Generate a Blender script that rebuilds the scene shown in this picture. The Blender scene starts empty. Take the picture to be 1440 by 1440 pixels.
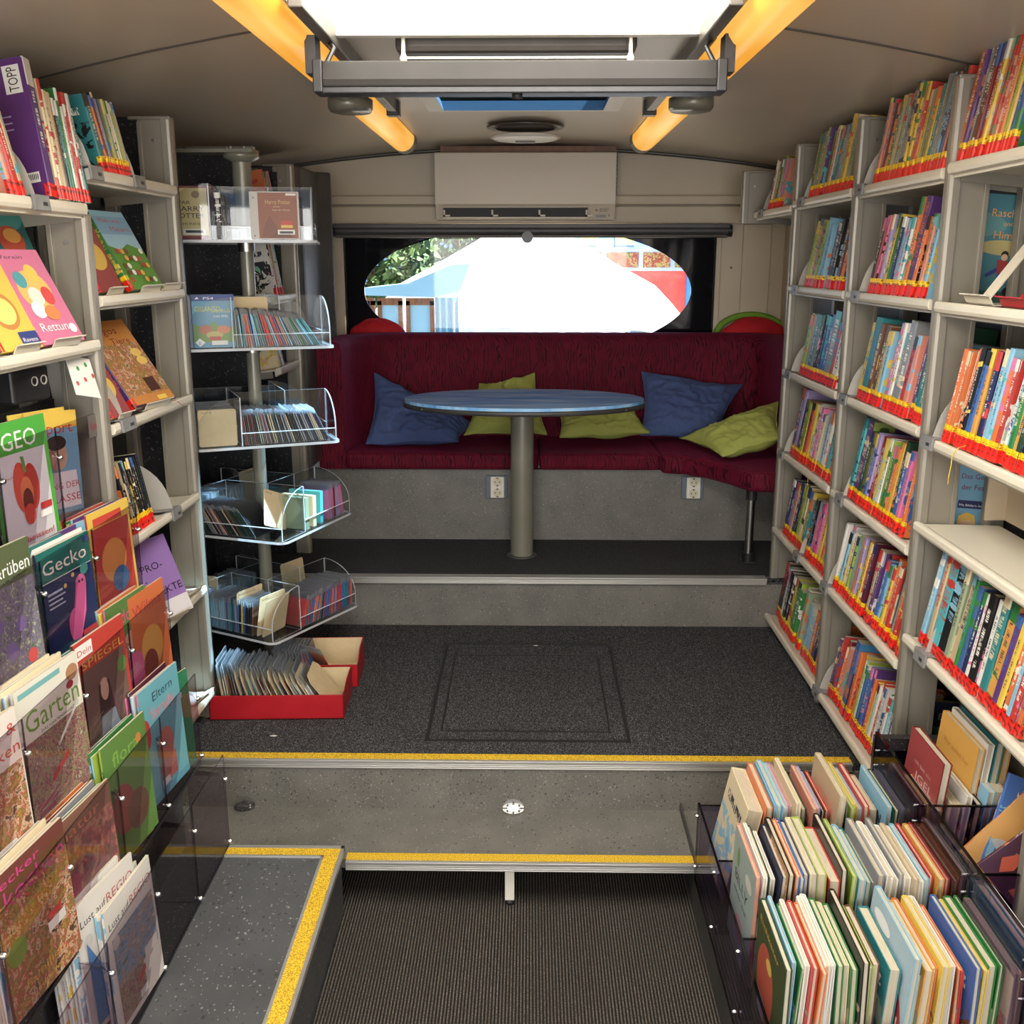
import bpy, math, random
from mathutils import Vector, Matrix, Euler, noise
R = math.radians
SC = bpy.context.scene
COL = SC.collection
rnd = random.Random(7)
# ---------------------------------------------------------------- camera
H = 1.80
PIT = math.atan(355 / 1440.0)
YAW = math.atan(25 / math.hypot(1440, 355))
cd = bpy.data.cameras.new('camera'); cd.sensor_width = 36; cd.lens = 36.0; cd.clip_start = 0.02; cd.clip_end = 200
cam = bpy.data.objects.new('camera', cd); COL.objects.link(cam)
cam.location = (0, 0, H); cam.rotation_euler = (R(90) - PIT, 0, YAW)
SC.camera = cam
# ---------------------------------------------------------------- light and exposure
SC.view_settings.view_transform = 'Standard'; SC.view_settings.look = 'None'
SC.view_settings.gamma = 1.0; SC.view_settings.use_curve_mapping = False
SC.view_settings.exposure = 0.14
wd = bpy.data.worlds.new('sky'); SC.world = wd; wd.use_nodes = True
bg = wd.node_tree.nodes['Background']; bg.inputs[0].default_value = (0.36, 0.58, 0.95, 1); bg.inputs[1].default_value = 1.0
SUN_DIR = Vector((-0.87, -0.25, -1.36)).normalized()
sl = bpy.data.lights.new('sun', 'SUN'); sl.energy = 34.0; sl.angle = R(1.0); sl.color = (1, 0.96, 0.9)
so = bpy.data.objects.new('sun', sl); COL.objects.link(so); so.rotation_euler = SUN_DIR.to_track_quat('-Z', 'Y').to_euler()
al = bpy.data.lights.new('windscreen_daylight', 'AREA'); al.shape = 'RECTANGLE'; al.size = 2.2; al.size_y = 1.3; al.energy = 92; al.color = (1, 0.95, 0.88)
ao = bpy.data.objects.new('windscreen_daylight', al); COL.objects.link(ao); ao.location = (0, -1.45, 1.55); ao.rotation_euler = (R(88), 0, 0)
SKYLIGHT_STRENGTH = 12.5
LAMP_STRENGTH = .85
SC.cycles.max_bounces = 10; SC.cycles.transparent_max_bounces = 24; SC.cycles.diffuse_bounces = 4
SC.cycles.sample_clamp_indirect = 6; SC.cycles.caustics_reflective = False; SC.cycles.caustics_refractive = False
SC.cycles.use_denoising = True
# ---------------------------------------------------------------- colours and materials
def lin(c):
    return tuple(((x / 255) / 12.92 if x / 255 <= 0.04045 else ((x / 255 + 0.055) / 1.055) ** 2.4) for x in c)
PAL = {
 're': ('red', (205, 40, 30)), 'dr': ('dark red', (125, 22, 30)), 'or': ('orange', (228, 112, 30)), 'ye': ('yellow', (232, 196, 40)),
 'am': ('amber', (222, 158, 44)), 'lg': ('lime green', (160, 190, 50)), 'gr': ('green', (45, 130, 60)), 'dg': ('dark green', (30, 72, 50)),
 'te': ('teal', (30, 130, 135)), 'lb': ('light blue', (130, 190, 220)), 'bl': ('blue', (45, 100, 175)), 'nb': ('navy blue', (28, 40, 90)),
 'pu': ('purple', (90, 50, 125)), 'la': ('lavender', (165, 150, 205)), 'pi': ('pink', (225, 110, 160)), 'wh': ('white', (232, 230, 222)),
 'cr': ('cream', (232, 214, 170)), 'be': ('beige', (200, 175, 135)), 'br': ('brown', (110, 70, 42)), 'bk': ('black', (24, 24, 28)),
 'gy': ('grey', (140, 142, 148)), 'sg': ('sage green', (150, 165, 130)), 'ma': ('maroon', (90, 20, 48)), 'ol': ('olive', (120, 115, 45)),
 'sa': ('salmon', (228, 140, 115)), 'tu': ('turquoise', (60, 180, 190)), 'mg': ('magenta', (200, 30, 120))}
def rgb(k):
    c = lin(PAL[k][1] if isinstance(k, str) else k); g = sum(c) / 3
    return tuple((x * .86 + g * .14) * .88 for x in c)
MATS = {}
def mat(name, color=(.5, .5, .5), rough=.5, metal=0., spec=.5, emit=None, es=1., coat=0.):
    m = bpy.data.materials.new(name); m.use_nodes = True; b = m.node_tree.nodes['Principled BSDF']
    b.inputs['Base Color'].default_value = (*color, 1); b.inputs['Roughness'].default_value = rough; b.inputs['Metallic'].default_value = metal
    b.inputs['Specular IOR Level'].default_value = spec; b.inputs['Coat Weight'].default_value = coat
    if emit: b.inputs['Emission Color'].default_value = (*emit, 1); b.inputs['Emission Strength'].default_value = es
    MATS[name] = m; return m
class N:
    """tiny node helper"""
    def __init__(s, m): s.nt = m.node_tree; s.b = s.nt.nodes.get('Principled BSDF')
    def n(s, t, **k):
        x = s.nt.nodes.new(t)
        for a, v in k.items(): setattr(x, a, v)
        return x
    def l(s, a, b): s.nt.links.new(a, b)
    def math(s, op, a, b=None, c=None):
        x = s.n('ShaderNodeMath', operation=op)
        for i, v in enumerate((a, b, c)):
            if v is None: continue
            if isinstance(v, (int, float)): x.inputs[i].default_value = v
            else: s.l(v, x.inputs[i])
        return x.outputs[0]
    def mix(s, f, a, b):
        x = s.n('ShaderNodeMix', data_type='RGBA')
        for sock, v in ((x.inputs[0], f), (x.inputs[6], a), (x.inputs[7], b)):
            if isinstance(v, (int, float)): sock.default_value = v
            elif isinstance(v, tuple): sock.default_value = (*v[:3], 1)
            else: s.l(v, sock)
        return x.outputs[2]
    def coord(s, scale=(1, 1, 1), kind='Object'):
        t = s.n('ShaderNodeTexCoord'); mp = s.n('ShaderNodeMapping'); mp.inputs['Scale'].default_value = scale
        s.l(t.outputs[kind], mp.inputs['Vector']); return mp.outputs[0]
    def noise(s, vec, scale, detail=2, rough=.5, dist=0):
        x = s.n('ShaderNodeTexNoise'); x.inputs['Scale'].default_value = scale; x.inputs['Detail'].default_value = detail
        x.inputs['Roughness'].default_value = rough; x.inputs['Distortion'].default_value = dist
        if vec is not None: s.l(vec, x.inputs['Vector'])
        return x
    def ramp(s, f, stops, const=False):
        x = s.n('ShaderNodeValToRGB'); e = x.color_ramp.elements
        if const: x.color_ramp.interpolation = 'CONSTANT'
        while len(e) < len(stops): e.new(0.5)
        for i, (p, c) in enumerate(stops): e[i].position = p; e[i].color = (*(c if isinstance(c, tuple) else (c, c, c)), 1)
        s.l(f, x.inputs[0]); return x.outputs[0]
    def bump(s, h, st=.3, d=.001):
        x = s.n('ShaderNodeBump'); x.inputs['Strength'].default_value = st; x.inputs['Distance'].default_value = d
        s.l(h, x.inputs['Height']); s.l(x.outputs[0], s.b.inputs['Normal'])
    def base(s, c): s.l(c, s.b.inputs['Base Color'])

def m_lino(name, base, light, dark, sc=1.0, rough=.45):
    m = mat(name, base, rough); k = N(m); v = k.coord((1, 1, 1))
    n1 = k.noise(v, 9 * sc, 3); c = k.mix(k.ramp(n1.outputs[0], [(.3, 0.), (.7, 1.)]), tuple(x * .85 for x in base), tuple(x * 1.15 for x in base))
    for scl, thr, col, off in ((80, .07, light, 0), (95, .11, dark, 3), (170, .11, light, 7), (130, .10, dark, 9)):
        vo = k.n('ShaderNodeTexVoronoi'); vo.inputs['Scale'].default_value = scl * sc
        mp = k.n('ShaderNodeMapping'); mp.inputs['Location'].default_value = (off, off * .7, off * .3); mp.inputs['Scale'].default_value = (1, .8, 1)
        k.l(v, mp.inputs['Vector']); d = k.noise(mp.outputs[0], 60, 1); vm = k.n('ShaderNodeVectorMath', operation='MULTIPLY_ADD')
        k.l(d.outputs['Color'], vm.inputs[0]); vm.inputs[1].default_value = (.012, .012, .012); k.l(mp.outputs[0], vm.inputs[2]); k.l(vm.outputs[0], vo.inputs['Vector'])
        sp = k.n('ShaderNodeSeparateColor'); k.l(vo.outputs['Color'], sp.inputs[0])
        f = k.math('MULTIPLY', k.math('LESS_THAN', vo.outputs['Distance'], k.math('MULTIPLY', sp.outputs[0], thr * 3)), k.math('GREATER_THAN', sp.outputs[1], .62))
        c = k.mix(k.math('MULTIPLY', f, .75), c, col)
    k.base(c); return m
m_lino('lino', (.145, .138, .12), (.34, .33, .29), (.035, .032, .03))
m_lino('lino_dark', (.075, .077, .08), (.32, .32, .31), (.02, .02, .02), .75)
m_lino('black_speckled', (.012, .012, .014), (.28, .28, .28), (.004, .004, .004), 1.2, .35)
def m_carpet():
    m = mat('carpet', (.04, .04, .04), .95, spec=.1); k = N(m); v = k.coord()
    a = k.noise(v, 330, 2, .7); b = k.noise(v, 5, 3)
    c = k.ramp(a.outputs[0], [(.36, (.005, .005, .006)), (.50, (.024, .024, .026)), (.58, (.10, .10, .105)), (.68, (.36, .36, .36))])
    c = k.mix(.25, c, k.mix(b.outputs[0], (.008, .008, .009), (.06, .06, .06))); k.base(c); k.bump(a.outputs[0], .6, .003)
m_carpet()
def m_rib():
    m = mat('ribbed_carpet', (.04, .035, .03), .95, spec=.1); k = N(m); v = k.coord()
    sp = k.n('ShaderNodeSeparateXYZ'); k.l(v, sp.inputs[0])
    w = k.math('SINE', k.math('MULTIPLY', sp.outputs[0], 2 * math.pi / .0085)); w = k.math('MULTIPLY_ADD', w, .5, .5)
    a = k.noise(v, 260, 2, .7); big = k.noise(v, 3.5, 3)
    f = k.math('MULTIPLY', w, k.math('MULTIPLY_ADD', a.outputs[0], 1.6, -.25))
    c = k.ramp(f, [(.05, (.010, .009, .008)), (.45, (.085, .074, .064)), (.85, (.29, .26, .23))])
    c = k.mix(k.math('MULTIPLY', big.outputs[0], .5), c, (.03, .026, .022)); k.base(c); k.bump(w, .7, .003)
m_rib()
def m_noisy(name, c0, c1, scale, rough=.5, lo=.35, hi=.65, stretch=(1, 1, 1), metal=0., bump=0.):
    m = mat(name, c0, rough, metal); k = N(m); a = k.noise(k.coord(stretch), scale, 3, .6)
    k.base(k.mix(k.ramp(a.outputs[0], [(lo, 0.), (hi, 1.)]), c0, c1))
    if bump: k.bump(a.outputs[0], bump, .001)
    return m
m_noisy('yellow_grit', (.30, .17, .005), (.80, .52, .03), 330, .7, .40, .56)
m_noisy('aluminium', (.42, .41, .38), (.52, .51, .48), 60, .35, metal=.6, stretch=(.1, 8, 8))
m_noisy('post_metal', (.235, .215, .175), (.265, .24, .195), 3, .38, metal=.25)
m_noisy('shelf_cream', (.62, .57, .46), (.66, .61, .50), 4, .35)
m_noisy('shelf_grey', (.40, .38, .34), (.44, .42, .38), 4, .4)
m_noisy('clip_grey', (.19, .19, .19), (.23, .23, .23), 20, .45)
m_noisy('ceiling', (.50, .43, .335), (.54, .465, .36), 1.5, .34)
m_noisy('wall_cream', (.52, .44, .32), (.56, .475, .35), 2, .5)
m_noisy('ac_white', (.60, .52, .41), (.62, .54, .425), 2, .4)
m_noisy('frame_taupe', (.085, .075, .065), (.10, .09, .078), 5, .4, metal=.3)
m_noisy('black_plastic', (.012, .012, .013), (.018, .018, .019), 30, .35)
m_noisy('cassette_grey', (.028, .026, .024), (.034, .031, .029), 5, .6)
MATS['cassette_grey'].node_tree.nodes['Principled BSDF'].inputs['Specular IOR Level'].default_value = .15
mat('hatch_blue', (.07, .15, .24), .5)
m_noisy('dark_grey', (.045, .043, .042), (.06, .058, .055), 10, .45)
m_noisy('red_card', (.36, .008, .014), (.42, .012, .02), 12, .35)
m_noisy('tan_card', (.55, .43, .25), (.60, .47, .28), 30, .7)
m_noisy('pole_grey', (.20, .195, .15), (.23, .22, .175), 4, .3, metal=.15)
m_noisy('blue_cloth', (.045, .075, .19), (.06, .095, .23), 300, .85, bump=.3)
m_noisy('lime_cloth', (.33, .36, .075), (.38, .41, .10), 300, .85, bump=.3)
m_noisy('red_cloth', (.42, .004, .012), (.5, .008, .016), 200, .8, bump=.3)
m_noisy('green_cloth', (.14, .30, .02), (.17, .34, .03), 200, .8)
m_noisy('white_plastic', (.70, .67, .58), (.74, .71, .62), 10, .4)
m_noisy('wood', (.13, .05, .02), (.22, .09, .035), 20, .5, stretch=(1, 1, .1))
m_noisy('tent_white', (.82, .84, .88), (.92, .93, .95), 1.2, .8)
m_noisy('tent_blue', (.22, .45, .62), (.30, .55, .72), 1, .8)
m_noisy('tent_shade', (.26, .36, .52), (.36, .46, .62), 2.5, .8)  # bluish shade of the tent wall put into its colour; sign band shares it
m_noisy('yellow_canvas', (.85, .55, .05), (.9, .6, .08), 2, .8)
m_noisy('blue_canvas', (.05, .22, .60), (.07, .26, .66), 2, .8)
m_noisy('red_wall', (.55, .06, .05), (.65, .10, .08), 2, .7)
m_noisy('leafage', (.02, .05, .015), (.10, .19, .05), 3, .8, .4, .6)
m_noisy('ground', (.25, .22, .18), (.32, .29, .25), 2, .9)
mat('chrome', (.6, .6, .6), .15, 1.); mat('steel', (.42, .41, .38), .3, 1.)
mat('black_glass', (.008, .008, .01), .06); mat('rubber', (.012, .012, .012), .6)
mat('pole_white', (.55, .55, .58), .4)
mat('lamp_amber', (.45, .20, .02), .35)
def m_lamp():
    m = MATS['lamp_amber']; k = N(m); a = k.noise(k.coord((6, .8, 6)), 2.2, 1)
    k.l(k.mix(k.ramp(a.outputs[0], [(.35, 0.), (.65, 1.)]), (.85, .36, .03), (1., .55, .12)), k.b.inputs['Emission Color']); k.b.inputs['Emission Strength'].default_value = LAMP_STRENGTH
m_lamp()
mat('skylight_glow', (.9, .9, .88), .5, emit=(1., .96, .88), es=SKYLIGHT_STRENGTH)
def m_sofa():
    m = mat('maroon_velvet', (.1, .005, .015), .75, spec=.2); k = N(m); v = k.coord((1, 1, .45))
    sp = k.n('ShaderNodeSeparateXYZ'); k.l(v, sp.inputs[0]); a = k.noise(v, 16, 2, .6); b = k.noise(v, 34, 2)
    ph = k.math('ADD', k.math('MULTIPLY', k.math('ADD', sp.outputs[0], sp.outputs[1]), 480), k.math('MULTIPLY', a.outputs[0], 34))
    w = k.math('SINE', ph); f = k.math('MULTIPLY', k.ramp(k.math('MULTIPLY_ADD', w, .5, .5), [(.62, 0.), (.85, 1.)]), k.ramp(b.outputs[0], [(.38, .15), (.56, 1.)]))
    c = k.noise(v, 4, 2); k.base(k.mix(k.math('MULTIPLY', f, .85), k.mix(c.outputs[0], (.092, .003, .013), (.150, .005, .022)), (.010, .001, .004))); k.bump(w, .2, .002)
    k.b.inputs['Sheen Weight'].default_value = .15; k.b.inputs['Sheen Tint'].default_value = (.8, .1, .3, 1)
m_sofa()
def m_table():
    m = mat('sea_print', (.1, .3, .7), .16); k = N(m); v = k.coord((1.2, 14, 1))
    a = k.noise(v, 2.2, 6, .65); b = k.noise(k.coord((.6, 3, 1)), 2, 2)
    c = k.ramp(a.outputs[0], [(.25, (.04, .16, .52)), (.46, (.14, .42, .86)), (.58, (.34, .64, .94)), (.76, (.70, .87, .98))])
    k.base(k.mix(k.ramp(b.outputs[0], [(.35, 0.), (.7, .6)]), c, (.42, .72, .95)))
m_table()
def m_clear(name, tint, refl=.06, rough=.03, ior=1.45, haze=0., fk=.6):
    m = bpy.data.materials.new(name); m.use_nodes = True; nt = m.node_tree; nt.nodes.clear(); k = N(m)
    o = k.n('ShaderNodeOutputMaterial'); t = k.n('ShaderNodeBsdfTransparent'); t.inputs[0].default_value = (*tint, 1)
    g = k.n('ShaderNodeBsdfGlossy'); g.inputs['Roughness'].default_value = rough
    ge = k.n('ShaderNodeNewGeometry'); dt = k.n('ShaderNodeVectorMath', operation='DOT_PRODUCT'); k.l(ge.outputs['Incoming'], dt.inputs[0]); k.l(ge.outputs['Normal'], dt.inputs[1])
    fr = k.math('MULTIPLY_ADD', k.math('POWER', k.math('SUBTRACT', 1.0, k.math('ABSOLUTE', dt.outputs['Value'])), 5.0), fk, .02); mx = k.n('ShaderNodeMixShader')
    k.l(k.math('ADD', fr, refl * .4), mx.inputs[0]); k.l(t.outputs[0], mx.inputs[1]); k.l(g.outputs[0], mx.inputs[2])
    out = mx.outputs[0]
    if haze:
        d = k.n('ShaderNodeBsdfTranslucent'); d.inputs[0].default_value = (.9, .92, .95, 1); m2 = k.n('ShaderNodeMixShader'); m2.inputs[0].default_value = haze
        k.l(out, m2.inputs[1]); k.l(d.outputs[0], m2.inputs[2]); out = m2.outputs[0]
    k.l(out, o.inputs[0]); MATS[name] = m; return m
m_clear('clear_acrylic', (.93, .95, .96), .03)
def m_edge():  # whitened edge colour stands in for light caught by the cut acrylic
    m = mat('acrylic_edge', (.88, .92, .95), .25, spec=.8); m.node_tree.nodes['Principled BSDF'].inputs['Subsurface Weight'].default_value = 0; k = N(m)
    o = m.node_tree.nodes['Material Output']; t = k.n('ShaderNodeBsdfTranslucent'); t.inputs[0].default_value = (.9, .94, .97, 1); mx = k.n('ShaderNodeMixShader'); mx.inputs[0].default_value = .5
    k.l(k.b.outputs[0], mx.inputs[1]); k.l(t.outputs[0], mx.inputs[2]); k.l(mx.outputs[0], o.inputs[0])
m_edge()
m_clear('smoke_acrylic', (.86, .82, .85), .05)
m_clear('smoke_edge', (.45, .42, .47), .2)
m_clear('violet_acrylic', (.68, .62, .74), .05)
m_clear('violet_edge', (.035, .025, .06), .2)
m_clear('window_pane', (.97, .98, .98), .0)
m_clear('blue_pane', (.24, .42, .58), .0, fk=.08)
m_clear('clear_sleeve', (.80, .83, .86), .25, .12, haze=.42)
def m_cover():
    """printed covers: Col and Acc are the two ink colours of each book"""
    m = mat('printed_cover', (.5, .5, .5), .36); k = N(m)
    ca = k.n('ShaderNodeAttribute', attribute_name='Col').outputs[0]; cb = k.n('ShaderNodeAttribute', attribute_name='Acc').outputs[0]
    uv = k.n('ShaderNodeUVMap', uv_map='UV').outputs[0]; sp = k.n('ShaderNodeSeparateXYZ'); k.l(uv, sp.inputs[0]); U, V = sp.outputs[0], sp.outputs[1]
    rn = k.n('ShaderNodeObjectInfo').outputs['Random']
    r2 = k.math('FRACT', k.math('MULTIPLY', rn, 17.3)); r3 = k.math('FRACT', k.math('MULTIPLY', rn, 91.7))
    cmb = k.n('ShaderNodeCombineXYZ'); k.l(k.math('MULTIPLY', U, 1.6), cmb.inputs[0]); k.l(k.math('MULTIPLY', V, 95), cmb.inputs[1]); k.l(k.math('MULTIPLY', rn, 99), cmb.inputs[2])
    gl = k.noise(cmb.outputs[0], 1.0, 0)
    cell = k.math('GREATER_THAN', k.math('FRACT', k.math('MULTIPLY', V, 46)), .2)
    g = k.math('MULTIPLY', k.math('MULTIPLY', k.math('GREATER_THAN', gl.outputs[0], .47), cell), k.math('LESS_THAN', k.math('ABSOLUTE', k.math('SUBTRACT', U, .5)), k.math('MULTIPLY_ADD', r2, .14, .14)))
    word = k.math('GREATER_THAN', k.math('FRACT', k.math('ADD', k.math('MULTIPLY', V, k.math('MULTIPLY_ADD', r3, 5, 3)), rn)), .16)
    lo = k.math('GREATER_THAN', V, k.math('MULTIPLY_ADD', r3, .2, .24)); hi = k.math('LESS_THAN', V, k.math('MULTIPLY_ADD', r2, .18, .78))
    g = k.math('MULTIPLY', k.math('MULTIPLY', g, word), k.math('MULTIPLY', lo, hi))
    pale = k.n('ShaderNodeRGBToBW'); k.l(ca, pale.inputs[0]); ink = k.mix(k.math('GREATER_THAN', pale.outputs[0], .28), (.85, .82, .72), (.03, .03, .06))
    ink = k.mix(k.math('GREATER_THAN', r2, .6), ink, cb)
    bandf = k.math('MULTIPLY', k.math('GREATER_THAN', V, k.math('MULTIPLY_ADD', r2, .1, .8)), k.math('GREATER_THAN', r3, .45))
    blot = k.n('ShaderNodeCombineXYZ'); k.l(k.math('MULTIPLY', U, .35), blot.inputs[0]); k.l(k.math('MULTIPLY', V, 9), blot.inputs[1]); k.l(k.math('MULTIPLY', rn, 57), blot.inputs[2])
    bn = k.noise(blot.outputs[0], 1.0, 2); bf = k.math('MULTIPLY', k.math('GREATER_THAN', bn.outputs[0], .60), k.math('GREATER_THAN', rn, .35))
    spine = k.mix(g, k.mix(k.math('MAXIMUM', bandf, bf), ca, cb), ink)
    # boards
    c2 = k.n('ShaderNodeCombineXYZ'); k.l(U, c2.inputs[0]); k.l(k.math('MULTIPLY', V, 1.35), c2.inputs[1]); k.l(k.math('MULTIPLY', rn, 40), c2.inputs[2])
    n1 = k.noise(c2.outputs[0], 3.2, 3, .6, .6); vo = k.n('ShaderNodeTexVoronoi'); vo.inputs['Scale'].default_value = 7; k.l(c2.outputs[0], vo.inputs['Vector'])
    hs = k.n('ShaderNodeHueSaturation'); hs.inputs['Saturation'].default_value = .75; hs.inputs['Value'].default_value = .7; k.l(vo.outputs['Color'], hs.inputs['Color'])
    mid = k.math('MULTIPLY', k.math('LESS_THAN', V, .66), k.math('GREATER_THAN', V, .08))
    pic = k.mix(k.math('MULTIPLY', k.math('GREATER_THAN', n1.outputs[0], .50), mid), ca, cb)
    pic = k.mix(k.math('MULTIPLY', k.math('MULTIPLY', k.math('GREATER_THAN', n1.outputs[0], .60), mid), .8), pic, hs.outputs[0])
    tcm = k.n('ShaderNodeCombineXYZ'); k.l(k.math('MULTIPLY', U, 26), tcm.inputs[0]); k.l(k.math('MULTIPLY', V, 14), tcm.inputs[1]); k.l(k.math('MULTIPLY', rn, 31), tcm.inputs[2])
    tn = k.noise(tcm.outputs[0], 1.0, 1); tl = k.math('MULTIPLY', k.math('LESS_THAN', k.math('ABSOLUTE', k.math('SUBTRACT', V, .80)), .045), k.math('GREATER_THAN', tn.outputs[0], .48))
    tl = k.math('MULTIPLY', tl, k.math('LESS_THAN', k.math('ABSOLUTE', k.math('SUBTRACT', U, 2.5)), .36))
    pic = k.mix(tl, pic, ink)
    k.base(k.mix(k.math('GREATER_THAN', U, 1.5), spine, pic))
m_cover()
def m_attr(name, rough=.45, marks=False):
    m = mat(name, (.5, .5, .5), rough); k = N(m); ca = k.n('ShaderNodeAttribute', attribute_name='Col').outputs[0]
    if marks:
        uv = k.n('ShaderNodeUVMap', uv_map='UV').outputs[0]; mp = k.n('ShaderNodeMapping'); mp.inputs['Scale'].default_value = (2.2, 34, 1); k.l(uv, mp.inputs[0])
        ob = k.n('ShaderNodeObjectInfo'); k.l(ob.outputs['Location'], mp.inputs['Location'])
        n_ = k.noise(mp.outputs[0], 1.0, 1); k.base(k.mix(k.math('MULTIPLY', k.math('GREATER_THAN', n_.outputs[0], .60), .8), ca, (.03, .01, .01)))
    else: k.base(ca)
m_attr('printed_ink'); m_attr('label_print', .4, True); m_attr('plain_colour', .5)
def m_pages():
    m = mat('page_block', (.7, .63, .48), .8); k = N(m); a = k.noise(k.coord((40, 900, 3)), 1.0, 1)
    k.base(k.mix(a.outputs[0], (.36, .30, .20), (.62, .56, .43)))
m_pages()
def m_photo(name, cols, scale=10, st=(1, 1, 1)):
    """a picture printed on paper: patches of several inks"""
    m = mat(name, cols[0], .3); k = N(m); v = k.coord(st); a = k.noise(v, scale, 4, .7, .8); b = k.noise(v, scale * 2.7, 3, .7)
    f = k.math('MULTIPLY_ADD', b.outputs[0], .5, k.math('MULTIPLY', a.outputs[0], .5)); s_ = len(cols)
    cols = [tuple(v * .8 + 22 for v in c) for c in cols]; k.base(k.ramp(f, [(.34 + .30 * i / s_, lin(c)) for i, c in enumerate(cols)])); return m
m_photo('flower_print', [(40, 60, 35), (84, 110, 60), (60, 82, 44), (140, 120, 160), (100, 90, 130), (120, 140, 90), (190, 190, 170)], 60)
m_photo('food_print', [(70, 30, 20), (150, 80, 40), (200, 140, 70), (110, 120, 50), (190, 60, 50), (225, 200, 160), (90, 50, 30)], 22)
m_photo('tree_print', [(90, 80, 50), (140, 130, 80), (110, 110, 70), (170, 160, 120), (160, 60, 90), (60, 60, 40), (190, 180, 150)], 48)
m_photo('face_print', [(150, 100, 80), (110, 70, 60), (190, 140, 110), (160, 60, 70), (90, 60, 60), (140, 90, 90)], 9)
m_photo('coast_print', [(60, 90, 60), (90, 120, 80), (80, 120, 160), (140, 165, 190), (160, 110, 80), (190, 190, 190)], 14, (1, 1, 2.5))
m_photo('circus_print', [(120, 10, 10), (190, 120, 20), (150, 40, 10), (90, 5, 20), (200, 160, 90), (60, 90, 30)], 7)

# ---------------------------------------------------------------- geometry helpers
OFF = {}
TXT = {}
def text_geo(s):
    if s in TXT: return TXT[s]
    cu = bpy.data.curves.new('t', 'FONT'); cu.body = s; cu.size = 1.0; cu.resolution_u = 2
    ob = bpy.data.objects.new('t', cu); COL.objects.link(ob); bpy.context.view_layer.update()
    me = ob.to_mesh(); vs = [(v.co.x, v.co.y) for v in me.vertices]; fs = [tuple(p.vertices) for p in me.polygons]
    ob.to_mesh_clear(); bpy.data.objects.remove(ob); bpy.data.curves.remove(cu)
    x0 = min(v[0] for v in vs); x1 = max(v[0] for v in vs)
    TXT[s] = ([(x - x0, y) for x, y in vs], fs, x1 - x0); return TXT[s]
BOXF = [(0, 3, 2, 1), (4, 5, 6, 7), (0, 1, 5, 4), (1, 2, 6, 5), (2, 3, 7, 6), (3, 0, 4, 7)]
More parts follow.
